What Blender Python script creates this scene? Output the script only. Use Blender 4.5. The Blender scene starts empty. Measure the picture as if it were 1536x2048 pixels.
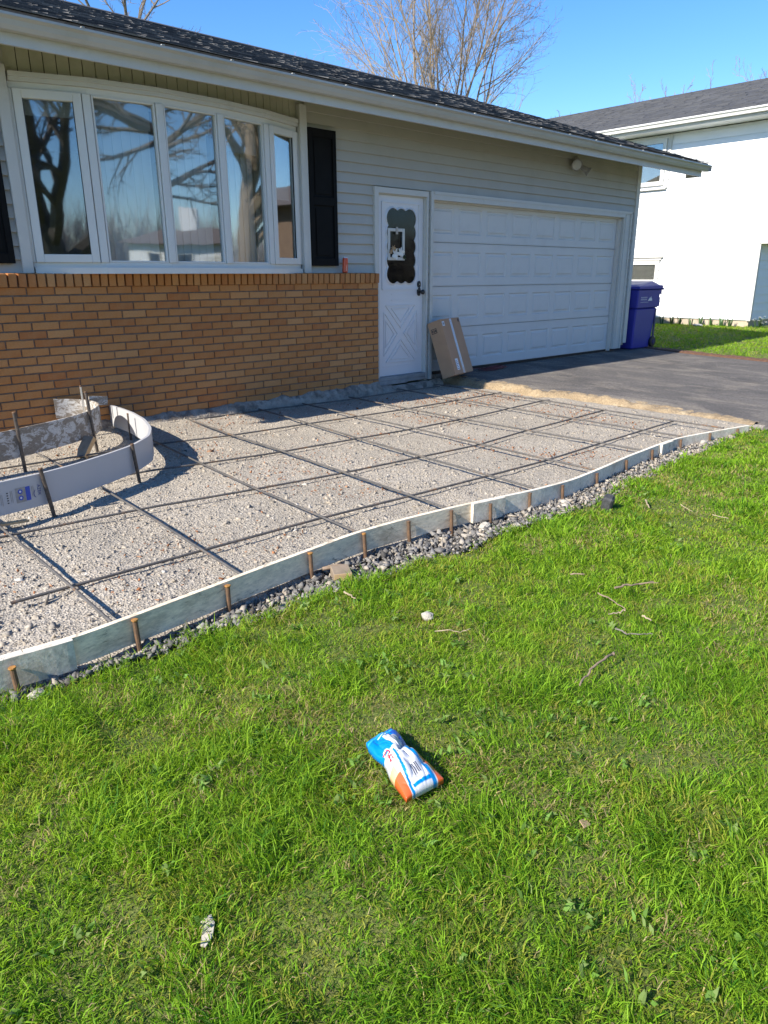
import bpy, bmesh, math, random
import numpy as np
from mathutils import Matrix, Vector

random.seed(7)
RNG = np.random.default_rng(7)
SC = bpy.context.scene
COL = SC.collection

# ------------------------------------------------------------------ camera
CAM_POS = Vector((-5.7208, -6.2525, 1.2044))
CAM_R = Vector((0.73314, -0.68006, -0.0049))
CAM_U = Vector((0.21447, 0.22435, 0.95062))
CAM_F = Vector((0.64538, 0.69799, -0.31033))
cam_data = bpy.data.cameras.new('camera')
cam_data.sensor_fit = 'VERTICAL'
cam_data.sensor_height = 24.0
cam_data.sensor_width = 18.0
cam_data.lens = 1440.73 / 2048 * 24.0
cam_data.clip_start = 0.05
cam_data.clip_end = 2000
cam = bpy.data.objects.new('camera', cam_data)
COL.objects.link(cam)
cam.matrix_world = Matrix(((CAM_R.x, CAM_U.x, -CAM_F.x, CAM_POS.x),
                           (CAM_R.y, CAM_U.y, -CAM_F.y, CAM_POS.y),
                           (CAM_R.z, CAM_U.z, -CAM_F.z, CAM_POS.z),
                           (0, 0, 0, 1)))
SC.camera = cam

# ------------------------------------------------------------------ sky, sun, exposure
SUN_TRAVEL = Vector((1.40, -0.02, -1.0)).normalized()      # the way the light goes
to_sun = -SUN_TRAVEL
world = bpy.data.worlds.new('World')
SC.world = world
world.use_nodes = True
wn = world.node_tree
wn.nodes.clear()
sky = wn.nodes.new('ShaderNodeTexSky')
sky.sky_type = 'NISHITA'
sky.sun_disc = False
sky.sun_elevation = math.asin(to_sun.z)
sky.sun_rotation = math.atan2(to_sun.x, to_sun.y)
sky.altitude = 100
sky.air_density = 1.0
sky.dust_density = 0.0
sky.ozone_density = 4.0
hsv = wn.nodes.new('ShaderNodeHueSaturation')
hsv.inputs['Saturation'].default_value = 1.25
hsv.inputs['Hue'].default_value = 0.508
bgn = wn.nodes.new('ShaderNodeBackground')
bgn.inputs['Strength'].default_value = 0.13
won = wn.nodes.new('ShaderNodeOutputWorld')
wn.links.new(sky.outputs[0], hsv.inputs['Color'])
wn.links.new(hsv.outputs[0], bgn.inputs[0])
wn.links.new(bgn.outputs[0], won.inputs[0])

sun_data = bpy.data.lights.new('sun', 'SUN')
sun_data.energy = 5.0
sun_data.angle = math.radians(0.53)
sun_data.color = (1.0, 0.945, 0.86)
sun = bpy.data.objects.new('sun', sun_data)
COL.objects.link(sun)
sun.location = (-20, 3, 20)
sun.rotation_euler = SUN_TRAVEL.to_track_quat('-Z', 'Y').to_euler()

SC.view_settings.view_transform = 'Standard'
SC.view_settings.look = 'None'
SC.view_settings.exposure = 0.9
SC.view_settings.gamma = 1.0
SC.view_settings.use_curve_mapping = False
SC.cycles.use_denoising = True
SC.cycles.denoising_prefilter = 'ACCURATE'
SC.cycles.max_bounces = 6
SC.cycles.transparent_max_bounces = 12
SC.cycles.use_adaptive_sampling = False

# ------------------------------------------------------------------ helpers
def v3(*a):
    return Vector(a)


class MB:
    """collects shapes in world coordinates; build() links them as one mesh object"""
    def __init__(s):
        s.v = []; s.f = []; s.m = []

    def add(s, vs, fs, mi=0):
        o = len(s.v)
        s.v.extend([tuple(q) for q in vs])
        s.f.extend([tuple(i + o for i in q) for q in fs])
        s.m.extend([mi] * len(fs))
        return s

    def box(s, x0, x1, y0, y1, z0, z1, mi=0):
        vs = [(x0, y0, z0), (x1, y0, z0), (x1, y1, z0), (x0, y1, z0), (x0, y0, z1), (x1, y0, z1), (x1, y1, z1), (x0, y1, z1)]
        return s.add(vs, BOXF, mi)

    def obox(s, M, sx, sy, sz, mi=0):
        """box of full size sx,sy,sz centred on matrix M"""
        vs = [M @ Vector((a * sx / 2, b * sy / 2, c * sz / 2)) for c in (-1, 1) for a, b in ((-1, -1), (1, -1), (1, 1), (-1, 1))]
        return s.add(vs, BOXF, mi)

    def prism(s, poly, axis, a0, a1, mi=0):
        """poly: list of 2d points in the plane normal to axis; extruded from a0 to a1"""
        n = len(poly)
        def P(q, a):
            return {'x': (a, q[0], q[1]), 'y': (q[0], a, q[1]), 'z': (q[0], q[1], a)}[axis]
        vs = [P(q, a0) for q in poly] + [P(q, a1) for q in poly]
        fs = [(i, (i + 1) % n, n + (i + 1) % n, n + i) for i in range(n)]
        fs += [tuple(range(n - 1, -1, -1)), tuple(range(n, 2 * n))]
        return s.add(vs, fs, mi)

    def tube(s, path, radii, sides=8, cap=True, mi=0):
        path = [Vector(q) for q in path]
        n = len(path)
        if not hasattr(radii, '__len__'):
            radii = [radii] * n
        t0 = (path[1] - path[0]).normalized()
        ref = Vector((0, 0, 1)) if abs(t0.z) < .9 else Vector((1, 0, 0))
        a = t0.cross(ref).normalized()
        vs = []
        for i in range(n):
            t = (path[min(i + 1, n - 1)] - path[max(i - 1, 0)])
            if t.length < 1e-9:
                t = t0
            t = t.normalized()
            a = (a - t * a.dot(t))
            a = a.normalized() if a.length > 1e-6 else t.orthogonal().normalized()
            b = t.cross(a)
            for k in range(sides):
                w = 2 * math.pi * k / sides
                vs.append(path[i] + (a * math.cos(w) + b * math.sin(w)) * radii[i])
        fs = []
        for i in range(n - 1):
            for k in range(sides):
                k2 = (k + 1) % sides
                fs.append((i * sides + k, i * sides + k2, (i + 1) * sides + k2, (i + 1) * sides + k))
        if cap:
            fs.append(tuple(range(sides - 1, -1, -1)))
            fs.append(tuple((n - 1) * sides + k for k in range(sides)))
        return s.add(vs, fs, mi)

    def lathe(s, prof, M, n=24, mi=0):
        """prof: (radius, z) list turned about local z"""
        vs = []
        for r, z in prof:
            for k in range(n):
                w = 2 * math.pi * k / n
                vs.append(M @ Vector((r * math.cos(w), r * math.sin(w), z)))
        fs = []
        for i in range(len(prof) - 1):
            for k in range(n):
                k2 = (k + 1) % n
                fs.append((i * n + k, i * n + k2, (i + 1) * n + k2, (i + 1) * n + k))
        fs.append(tuple(range(n - 1, -1, -1)))
        fs.append(tuple((len(prof) - 1) * n + k for k in range(n)))
        return s.add(vs, fs, mi)

    def build(s, name, mat, parent=None, origin=None, smooth=False, bevel=0.0):
        root = parent
        while root is not None and root.parent is not None:
            root = root.parent
        o = Vector(origin) if origin is not None else (root.location.copy() if root is not None else Vector((0, 0, 0)))
        me = bpy.data.meshes.new(name)
        me.from_pydata([(q[0] - o.x, q[1] - o.y, q[2] - o.z) for q in s.v], [], s.f)
        mats = mat if isinstance(mat, (list, tuple)) else [mat]
        for q in mats:
            me.materials.append(q)
        if len(mats) > 1:
            me.polygons.foreach_set('material_index', s.m)
        if len(s.f) < 3000:
            bm = bmesh.new(); bm.from_mesh(me)
            bmesh.ops.recalc_face_normals(bm, faces=bm.faces[:])
            bm.to_mesh(me); bm.free()
        if bevel > 0:
            bm = bmesh.new(); bm.from_mesh(me)
            bmesh.ops.bevel(bm, geom=bm.edges[:], offset=bevel, segments=1, affect='EDGES', profile=.5)
            bm.to_mesh(me); bm.free()
        if smooth:
            me.shade_smooth()
        ob = bpy.data.objects.new(name, me)
        COL.objects.link(ob)
        if parent is not None:
            ob.parent = parent
        else:
            ob.location = o
        return ob


BOXF = [(0, 3, 2, 1), (4, 5, 6, 7), (0, 1, 5, 4), (1, 2, 6, 5), (2, 3, 7, 6), (3, 0, 4, 7)]


def tag(o, label=None, cat=None, group=None, kind=None):
    if label: o['label'] = label
    if cat: o['category'] = cat
    if group: o['group'] = group
    if kind: o['kind'] = kind
    return o


def empty(name, loc, label, cat, group=None):
    o = bpy.data.objects.new(name, None)
    o.empty_display_size = .1
    COL.objects.link(o)
    o.location = loc
    return tag(o, label, cat, group)


def np_mesh(name, verts, tris, mat, colors=None, quads=None, smooth=False):
    """fast mesh from numpy arrays; one face size"""
    F = tris if quads is None else quads
    k = F.shape[1]
    me = bpy.data.meshes.new(name)
    me.vertices.add(len(verts)); me.vertices.foreach_set('co', np.ascontiguousarray(verts, np.float32).ravel())
    me.loops.add(F.size); me.loops.foreach_set('vertex_index', np.ascontiguousarray(F, np.int32).ravel())
    me.polygons.add(len(F)); me.polygons.foreach_set('loop_start', np.arange(0, F.size, k, dtype=np.int32))
    me.polygons.foreach_set('loop_total', np.full(len(F), k, np.int32))
    me.update(calc_edges=True)
    if colors is not None:
        at = me.color_attributes.new('Col', 'FLOAT_COLOR', 'POINT')
        c4 = np.ones((len(verts), 4), np.float32); c4[:, :3] = colors
        at.data.foreach_set('color', c4.ravel())
    me.materials.append(mat)
    if smooth: me.shade_smooth()
    ob = bpy.data.objects.new(name, me)
    COL.objects.link(ob)
    return ob


_NL = {}
def vnoise(x, y, scale, seed=0):
    """value noise 0..1 on numpy arrays"""
    if seed not in _NL:
        _NL[seed] = np.random.default_rng(1000 + seed).random((256, 256))
    L = _NL[seed]
    x = np.asarray(x, float) * scale + 100.0; y = np.asarray(y, float) * scale + 100.0
    xi = np.floor(x).astype(int); yi = np.floor(y).astype(int)
    fx = x - xi; fy = y - yi
    fx = fx * fx * (3 - 2 * fx); fy = fy * fy * (3 - 2 * fy)
    g = lambda a, b: L[a % 256, b % 256]
    return (g(xi, yi) * (1 - fx) + g(xi + 1, yi) * fx) * (1 - fy) + (g(xi, yi + 1) * (1 - fx) + g(xi + 1, yi + 1) * fx) * fy


# ------------------------------------------------------------------ materials
class NT:
    def __init__(s, name):
        s.mat = bpy.data.materials.new(name)
        s.mat.use_nodes = True
        s.t = s.mat.node_tree
        s.t.nodes.clear()
        s.out = s.n('ShaderNodeOutputMaterial')
        s.p = s.n('ShaderNodeBsdfPrincipled')
        s.l(s.p.outputs[0], s.out.inputs[0])
        s.tc = s.n('ShaderNodeTexCoord')

    def n(s, t, **kw):
        q = s.t.nodes.new(t)
        for k, val in kw.items():
            setattr(q, k, val)
        return q

    def l(s, a, b):
        s.t.links.new(a, b)

    def coord(s, scale=(1, 1, 1), which='Object'):
        mp = s.n('ShaderNodeMapping')
        mp.inputs['Scale'].default_value = scale
        s.l(s.tc.outputs[which], mp.inputs[0])
        return mp.outputs[0]

    def noise(s, scale, detail=4, rough=.55, vec=None, dist=0):
        q = s.n('ShaderNodeTexNoise')
        q.inputs['Scale'].default_value = scale
        q.inputs['Detail'].default_value = detail
        q.inputs['Roughness'].default_value = rough
        q.inputs['Distortion'].default_value = dist
        s.l(vec if vec is not None else s.tc.outputs['Object'], q.inputs['Vector'])
        return q.outputs[0]

    def ramp(s, fac, stops, interp='LINEAR'):
        q = s.n('ShaderNodeValToRGB')
        q.color_ramp.interpolation = interp
        e = q.color_ramp.elements
        while len(e) < len(stops):
            e.new(.5)
        for el, (pos, c) in zip(e, stops):
            el.position = pos
            el.color = (c[0], c[1], c[2], 1) if hasattr(c, '__len__') else (c, c, c, 1)
        s.l(fac, q.inputs[0])
        return q.outputs[0]

    def mix(s, fac, a, b, blend='MIX'):
        q = s.n('ShaderNodeMix', data_type='RGBA', blend_type=blend)
        for inp, val in ((q.inputs[0], fac), (q.inputs[6], a), (q.inputs[7], b)):
            if hasattr(val, 'is_output'):
                s.l(val, inp)
            elif hasattr(val, '__len__'):
                inp.default_value = (val[0], val[1], val[2], 1)
            else:
                inp.default_value = val
        return q.outputs[2]

    def objrand(s):
        return s.n('ShaderNodeObjectInfo').outputs['Random']

    def color(s, c):
        if hasattr(c, 'is_output'): s.l(c, s.p.inputs['Base Color'])
        else: s.p.inputs['Base Color'].default_value = (c[0], c[1], c[2], 1)

    def rough(s, r):
        if hasattr(r, 'is_output'): s.l(r, s.p.inputs['Roughness'])
        else: s.p.inputs['Roughness'].default_value = r

    def bump(s, h, strength=.3, dist=.01):
        q = s.n('ShaderNodeBump')
        q.inputs['Strength'].default_value = strength
        q.inputs['Distance'].default_value = dist
        s.l(h, q.inputs['Height'])
        s.l(q.outputs[0], s.p.inputs['Normal'])
        return q


def pmat(name, base, rough=.6, var=.12, scale=6, dirt=None, dirt_scale=2.0, dirt_amt=(.55, .75), bump=0, bscale=80, bdist=.004,
         metallic=0, rnd=0.0, spec=.5):
    t = NT(name)
    b = Vector(base)
    n1 = t.noise(scale, 5)
    c = t.ramp(n1, [(.3, b * (1 - var)), (.7, b * (1 + var))])
    if rnd:
        r = t.objrand()
        rr = t.ramp(r, [(0, 1 - rnd), (1, 1 + rnd)])
        c = t.mix(1.0, c, rr, 'MULTIPLY')
    if dirt is not None:
        n2 = t.noise(dirt_scale, 6, .65)
        f = t.ramp(n2, [(dirt_amt[0], 0), (dirt_amt[1], 1)])
        c = t.mix(f, c, dirt)
    t.color(c); t.rough(rough)
    t.p.inputs['Metallic'].default_value = metallic
    t.p.inputs['Specular IOR Level'].default_value = spec
    if bump:
        t.bump(t.noise(bscale, 4, .6), bump, bdist)
    return t.mat


M = {}
# --- brick: colour by piece, scratched face
t = NT('brick')
r = t.objrand()
c = t.ramp(r, [(0, (.38, .135, .036)), (.2, (.43, .172, .046)), (.5, (.455, .195, .056)), (.8, (.475, .215, .068)), (1.0, (.52, .262, .098))])
v = t.coord((60, 60, 260))
g = t.noise(1, 4, .7, v)
c = t.mix(t.ramp(g, [(.35, 0), (.75, .55)]), c, (.24, .095, .028))
n2 = t.noise(9, 4)
c = t.mix(t.ramp(n2, [(.5, 0), (.8, .35)]), c, (.46, .28, .13))
t.color(c); t.rough(.85)
t.bump(g, .6, .004)
M['brick'] = t.mat
M['mortar'] = pmat('mortar', (.19, .14, .11), .95, .2, 40, bump=.5, bscale=150)
M['siding'] = pmat('siding', (.45, .425, .37), .5, .03, 3, dirt=(.34, .315, .265), dirt_scale=1.3, dirt_amt=(.52, .95), bump=.08, bscale=60)
M['trim'] = pmat('trim', (.56, .545, .50), .45, .03, 5, dirt=(.38, .35, .29), dirt_scale=3.0, dirt_amt=(.58, .9), bump=.05, bscale=90)
M['soffit_board'] = pmat('soffit_board', (.44, .41, .31), .6, .05, 5, dirt=(.31, .28, .20), dirt_scale=2.2, dirt_amt=(.5, .9), rnd=.05)
M['gutter'] = pmat('gutter', (.47, .46, .43), .38, .04, 2, dirt=(.35, .335, .29), dirt_scale=2.4, dirt_amt=(.5, .95))
M['garage'] = pmat('garage', (.62, .605, .575), .5, .02, 2, dirt=(.50, .485, .45), dirt_scale=2, dirt_amt=(.5, .95), bump=.06, bscale=220)
M['door'] = pmat('door', (.68, .67, .67), .35, .02, 3)
M['shutter'] = pmat('shutter', (.006, .006, .006), .7, .2, 8, bump=.1, bscale=120, spec=.15)
M['black'] = pmat('black', (.012, .012, .013), .4, .2, 20)
M['jamb'] = pmat('jamb', (.62, .58, .52), .7, .06, 8, dirt=(.40, .35, .29), dirt_scale=4, dirt_amt=(.5, .85))
M['dark_gap'] = pmat('dark_gap', (.03, .03, .03), .9)
M['vinyl'] = pmat('vinyl', (.66, .645, .60), .35, .02, 4, dirt=(.6, .58, .52), dirt_scale=5, dirt_amt=(.6, .95))
M['threshold'] = pmat('threshold', (.26, .26, .25), .75, .2, 10, bump=.3)
M['concrete'] = pmat('concrete', (.33, .285, .23), .95, .3, 14, dirt=(.15, .125, .10), dirt_scale=9, dirt_amt=(.47, .62), bump=.9, bscale=45, bdist=.02)

# --- glass: clear pane that mirrors
def glass(name, tint, mirror):
    t = NT(name)
    tr = t.n('ShaderNodeBsdfTransparent'); tr.inputs[0].default_value = (*tint, 1)
    gl = t.n('ShaderNodeBsdfGlossy'); gl.inputs[0].default_value = (.92, .94, .95, 1); gl.inputs['Roughness'].default_value = .025
    nz = t.noise(1.6, 2)
    bp = t.n('ShaderNodeBump'); bp.inputs['Strength'].default_value = .05; bp.inputs['Distance'].default_value = .02
    t.l(nz, bp.inputs['Height']); t.l(bp.outputs[0], gl.inputs['Normal'])
    fr = t.n('ShaderNodeLayerWeight'); fr.inputs[0].default_value = .5
    pw_ = t.n('ShaderNodeMath', operation='POWER'); pw_.inputs[1].default_value = 4.0
    t.l(fr.outputs['Facing'], pw_.inputs[0])
    ad = t.n('ShaderNodeMath', operation='MULTIPLY_ADD', use_clamp=True); ad.inputs[1].default_value = .6; ad.inputs[2].default_value = mirror
    t.l(pw_.outputs[0], ad.inputs[0])
    mx = t.n('ShaderNodeMixShader')
    t.l(ad.outputs[0], mx.inputs[0]); t.l(tr.outputs[0], mx.inputs[1]); t.l(gl.outputs[0], mx.inputs[2])
    t.l(mx.outputs[0], t.out.inputs[0])
    return t.mat
M['glass'] = glass('glass', (.86, .88, .87), .175)
M['door_glass'] = glass('door_glass', (.30, .31, .32), .022)
M['room'] = pmat('room', (.20, .18, .155), .9)
M['sheer'] = pmat('sheer', (.66, .66, .64), .95, .05, 3)
M['blind'] = pmat('blind', (.42, .43, .41), .8, .04)
M['curtain'] = pmat('curtain', (.55, .55, .52), .9, .1, 3)

# --- roof shingles
t = NT('shingle')
r = t.objrand()
geo = t.n('ShaderNodeAttribute', attribute_name='tone')
c = t.ramp(geo.outputs['Fac'], [(0, (.042, .042, .044)), (.4, (.070, .070, .072)), (.7, (.105, .103, .10)), (1, (.16, .155, .147))])
gr = t.noise(90, 3, .7)
c = t.mix(1.0, c, t.ramp(gr, [(.3, .6), (.7, 1.45)]), 'MULTIPLY')
t.color(c); t.rough(.95); t.bump(gr, .5, .004)
M['shingle'] = t.mat
M['shingle_far'] = pmat('shingle_far', (.105, .102, .104), .95, .35, 14, rnd=.25, bump=.5, bscale=40)

# --- vertex coloured stuff
def attr_mat(name, rough=.9, noise=0, trans=0.0, spec=.3, bump=0):
    t = NT(name)
    a = t.n('ShaderNodeAttribute', attribute_name='Col')
    c = a.outputs['Color']
    if noise:
        c = t.mix(1.0, c, t.ramp(t.noise(noise, 3, .7), [(.3, .72), (.7, 1.28)]), 'MULTIPLY')
    t.color(c); t.rough(rough)
    t.p.inputs['Specular IOR Level'].default_value = spec
    if bump: t.bump(t.noise(300, 3), bump, .003)
    if trans:
        tl = t.n('ShaderNodeBsdfTranslucent')
        t.l(t.mix(1.0, c, (1.25, 1.2, .55), 'MULTIPLY'), tl.inputs[0])
        mx = t.n('ShaderNodeMixShader'); mx.inputs[0].default_value = trans
        t.l(t.p.outputs[0], mx.inputs[1]); t.l(tl.outputs[0], mx.inputs[2])
        t.l(mx.outputs[0], t.out.inputs[0])
    return t.mat
M['grass'] = attr_mat('grass', .6, 0, .48, .2)
M['stone'] = attr_mat('stone', .92, 120, 0, .2, .4)
M['print'] = attr_mat('print', .28, 0, 0, .6)

# --- ground
t = NT('lawn_soil')
n1 = t.noise(5.5, 6, .65); n2 = t.noise(60, 4, .7)
c = t.ramp(n1, [(.3, (.080, .125, .016)), (.5, (.115, .15, .024)), (.78, (.20, .19, .05))])
c = t.mix(1.0, c, t.ramp(n2, [(.3, .5), (.7, 1.4)]), 'MULTIPLY')
t.color(c); t.rough(1.0); t.bump(n2, .8, .02)
M['lawn_soil'] = t.mat
t = NT('gravel_bed')
vo = t.n('ShaderNodeTexVoronoi'); vo.inputs['Scale'].default_value = 95; t.l(t.tc.outputs['Object'], vo.inputs['Vector'])
n1 = t.noise(1.1, 5); n2 = t.noise(60, 4)
c = t.ramp(n1, [(.3, (.33, .285, .22)), (.7, (.41, .355, .28))])
c = t.mix(1.0, c, t.ramp(vo.outputs['Color'], [(.1, .6), (.9, 1.3)]), 'MULTIPLY')
t.color(c); t.rough(.98)
t.bump(t.mix(.5, vo.outputs['Distance'], n2), 1.0, .012)
M['gravel_bed'] = t.mat
t = NT('asphalt')
n1 = t.noise(1.6, 7, .68, t.coord((1, .6, 1)), .5); n2 = t.noise(160, 3, .7); n3 = t.noise(2.6, 6, .7, t.coord((1, .5, 1)), dist=.6)
c = t.ramp(n1, [(.3, (.095, .087, .080)), (.5, (.135, .122, .110)), (.72, (.185, .165, .145))])
c = t.mix(t.ramp(n3, [(.50, 0), (.66, .85)]), c, (.26, .225, .18))
n4 = t.noise(38, 5, .8)
c = t.mix(1.0, c, t.ramp(n4, [(.3, .62), (.7, 1.38)]), 'MULTIPLY')
c = t.mix(1.0, c, t.ramp(n2, [(.3, .5), (.7, 1.5)]), 'MULTIPLY')
t.color(c); t.rough(.95); t.p.inputs['Specular IOR Level'].default_value = .25; t.bump(n2, 1.0, .010)
M['asphalt'] = t.mat
M['street'] = pmat('street', (.10, .10, .10), .95, .2, 3)
t = NT('packed_sand')
n1 = t.noise(7, 6, .65); n2 = t.noise(70, 4, .7)
c = t.ramp(n1, [(.3, (.25, .18, .105)), (.55, (.35, .26, .155)), (.75, (.44, .345, .22))])
c = t.mix(1.0, c, t.ramp(n2, [(.3, .6), (.7, 1.35)]), 'MULTIPLY')
t.color(c); t.rough(1.0); t.bump(n2, 1.0, .015)
M['packed_sand'] = t.mat
M['mulch'] = pmat('mulch', (.15, .075, .042), 1.0, .4, 30, bump=1.0, bscale=60, bdist=.03)

# --- steel
t = NT('rebar')
n1 = t.noise(5, 5, .7); n2 = t.noise(60, 3)
c = t.ramp(n1, [(.40, (.085, .080, .076)), (.56, (.13, .118, .105)), (.66, (.20, .105, .045)), (.78, (.30, .15, .055))])
c = t.mix(1.0, c, t.ramp(n2, [(.3, .75), (.7, 1.25)]), 'MULTIPLY')
t.color(c); t.rough(.62); t.p.inputs['Metallic'].default_value = .25; t.bump(n2, .3, .002)
M['rebar'] = t.mat
t = NT('stake_steel')
n1 = t.noise(25, 5, .7)
c = t.ramp(n1, [(.3, (.06, .045, .035)), (.55, (.15, .085, .045)), (.75, (.27, .15, .075))])
t.color(c); t.rough(.75); t.p.inputs['Metallic'].default_value = .15; t.bump(n1, .4, .003)
M['stake'] = t.mat
M['stake_head'] = pmat('stake_head', (.36, .17, .04), .85, .25, 60)
t = NT('dark_stake')
n1 = t.noise(25, 5, .7)
c = t.ramp(n1, [(.35, (.035, .03, .027)), (.6, (.11, .085, .065)), (.8, (.30, .26, .22))])
t.color(c); t.rough(.5); t.p.inputs['Metallic'].default_value = .3
M['dark_stake'] = t.mat

# --- boards: white plastic under smears of old cement
def board_mat(name, base, smear, lo, hi, scale, stretch=(1, 1, 1), dark=None):
    t = NT(name)
    vv = t.coord(stretch)
    n1 = t.noise(scale, 8, .72, vv, .6); n2 = t.noise(scale * 7, 5, .75, vv); n3 = t.noise(scale * 2.6, 8, .8, vv, 1.0)
    c = t.mix(t.ramp(n1, [(lo, 0), (hi, 1)]), base, smear)
    if dark is not None:
        c = t.mix(t.ramp(n3, [(.57, 0), (.64, .8)]), c, dark)
    c = t.mix(1.0, c, t.ramp(n2, [(.25, .65), (.7, 1.15)]), 'MULTIPLY')
    t.color(c); t.rough(.85); t.p.inputs['Specular IOR Level'].default_value = .2; t.bump(n2, .4, .004)
    return t.mat
M['form_board'] = board_mat('form_board', (.92, .77, .56), (.60, .475, .33), .50, .66, 7, (.45, .45, 1.3), dark=(.25, .195, .135))
M['form_clean'] = board_mat('form_clean', (.88, .78, .62), (.60, .50, .37), .50, .72, 6)
M['cleat'] = board_mat('cleat', (.76, .68, .55), (.46, .39, .30), .45, .66, 8, dark=(.25, .21, .16))
M['plywood'] = board_mat('plywood', (.56, .53, .48), (.27, .225, .175), .46, .52, 12, (1, 1, 1.6), dark=(.15, .12, .09))
M['azek'] = pmat('azek', (.46, .455, .45), .4, .02, 4)
M['cut_wood'] = pmat('cut_wood', (.52, .35, .18), .8, .15, 12, bump=.2)
M['grey_wood'] = pmat('grey_wood', (.25, .19, .13), .85, .3, 12, bump=.3)
M['print_blue'] = pmat('print_blue', (.03, .075, .42), .45, .02)
M['print_navy'] = pmat('print_navy', (.03, .04, .20), .45, .02)
M['print_grey'] = pmat('print_grey', (.30, .29, .27), .5, .2, 60)
M['print_black'] = pmat('print_black', (.02, .02, .02), .6)
M['print_white'] = pmat('print_white', (.72, .72, .72), .5, .02)
M['print_red'] = pmat('print_red', (.62, .03, .04), .4, .02)
M['cardboard'] = pmat('cardboard', (.45, .265, .150), .85, .07, 6, bump=.1, bscale=60)
t = NT('tape'); t.color((.55, .42, .33)); t.rough(.16); t.p.inputs['Coat Weight'].default_value = .5; M['tape'] = t.mat
M['bin_blue'] = pmat('bin_blue', (.040, .042, .30), .38, .06, 3, bump=.05, bscale=60)
M['bin_dark'] = pmat('bin_dark', (.02, .02, .11), .5)
M['can_red'] = pmat('can_red', (.60, .085, .03), .3, .1, 30)
M['can_metal'] = pmat('can_metal', (.65, .63, .60), .3, .05, 20, metallic=.9)
M['cord'] = pmat('cord', (.13, .022, .022), .5)
M['lamp_body'] = pmat('lamp_body', (.30, .28, .25), .6, .1, 10, dirt=(.15, .10, .07), dirt_scale=12)
M['lamp_glass'] = pmat('lamp_glass', (.52, .52, .50), .2)
M['rubble'] = pmat('rubble', (.42, .38, .315), .95, .15, 25, bump=.8, bscale=60, bdist=.01)
M['black_block'] = pmat('black_block', (.05, .05, .05), .75, .5, 30, bump=.7, bscale=60, bdist=.006)
M['bark'] = pmat('bark', (.17, .145, .12), .95, .3, 10, bump=.8, bscale=30, bdist=.03)
M['twig'] = pmat('twig', (.25, .18, .12), .9, .3, 18, bump=.5, bscale=90)
M['pale_twig'] = pmat('pale_twig', (.36, .28, .18), .9, .25, 30)
M['branch'] = pmat('branch', (.27, .205, .14), .95, .2, .6)
M['bud_twig'] = pmat('bud_twig', (.31, .235, .15), .95, .2, .6)
M['red_twig'] = pmat('red_twig', (.31, .21, .185), .95, .2, .6)
M['nb_siding'] = pmat('nb_siding', (.80, .80, .79), .5, .02, 2)
M['nb_found'] = pmat('nb_found', (.42, .35, .26), .9, .12, 5, bump=.3)
M['leaf_green'] = pmat('leaf_green', (.055, .115, .035), .5, .3, 5, rnd=.3)
M['petal'] = pmat('petal', (.78, .76, .70), .7, .08)
M['petal_tan'] = pmat('petal_tan', (.45, .30, .17), .8, .2)
M['house_roof'] = pmat('house_roof', (.20, .165, .15), .95, .2, 6)
M['brown_wall'] = pmat('brown_wall', (.24, .16, .11), .9, .25, 8)
M['paper'] = pmat('paper', (.44, .39, .33), .8, .1, 20)


# ------------------------------------------------------------------ ground
GE = [(-9.0, -3.93), (-5.25, -3.90), (-5.04, -3.935), (-4.75, -3.93), (-4.5, -3.94), (-4.33, -3.985), (-4.16, -3.995), (-3.91, -3.975), (-3.757, -4.0),
      (-3.484, -4.035), (-3.107, -4.025), (-2.703, -4.025), (-2.318, -4.07), (-1.749, -4.03), (-.937, -3.94), (-.063, -3.89), (1.10, -3.79), (1.25, -3.75)]
GEX = np.array([q[0] for q in GE]); GEY = np.array([q[1] for q in GE])


def grass_edge(x):
    return np.interp(x, GEX, GEY) + (vnoise(x, x * 0, 4.5, 9) - .5) * .05


DR_R0, DR_R1 = 6.42, 6.05      # right side of the drive, by the house and further out


def drive_right(y):
    return DR_R0 + (DR_R1 - DR_R0) * np.clip((0.5 - y) / 3.0, 0, 4)


def drive_z(y):
    return np.interp(y, [-13.5, -3.8, .35, .5], [-.30, -.085, .012, .014])


def lawn_z(x, y):
    x = np.asarray(x, float); y = np.asarray(y, float)
    z = -.105 + (vnoise(x, y, 1.7, 1) - .5) * .035 + (vnoise(x, y, 5.5, 2) - .5) * .016
    side = np.clip((x - 6.0) / .6, 0, 1)
    z = z * (1 - side) + side * (np.interp(x, [6, 8, 12, 40], [-.02, .0, .06, .06]) + (vnoise(x, y, 1.0, 3) - .5) * .02 + np.minimum(0, (y + 1) * .02))
    z = np.where(y < -9, np.minimum(z, -.105 + (y + 9) * .035), z)
    z = np.maximum(z, -.42)
    return z


def ground_z(x, y):
    z = lawn_z(x, y)
    trench = (y > grass_edge(x) + .02) & (x < 1.3)
    z = np.where(trench, -.24, z)
    on_drive = (x > 1.0) & (x < drive_right(y) - .05) & (y > -14)
    z = np.where(on_drive, np.minimum(z, drive_z(y)) - .12, z)
    z = np.where((y > .45) & (x > -5.6) & (x < 5.7), -.3, z)
    return z


def axis_coords(a, b, fine, far):
    mid = np.arange(a, b + fine / 2, fine)
    lo = a - np.geomspace(.3, far, 16)[::-1]; hi = b + np.geomspace(.3, far, 16)
    return np.concatenate([lo, mid, hi])


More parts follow.
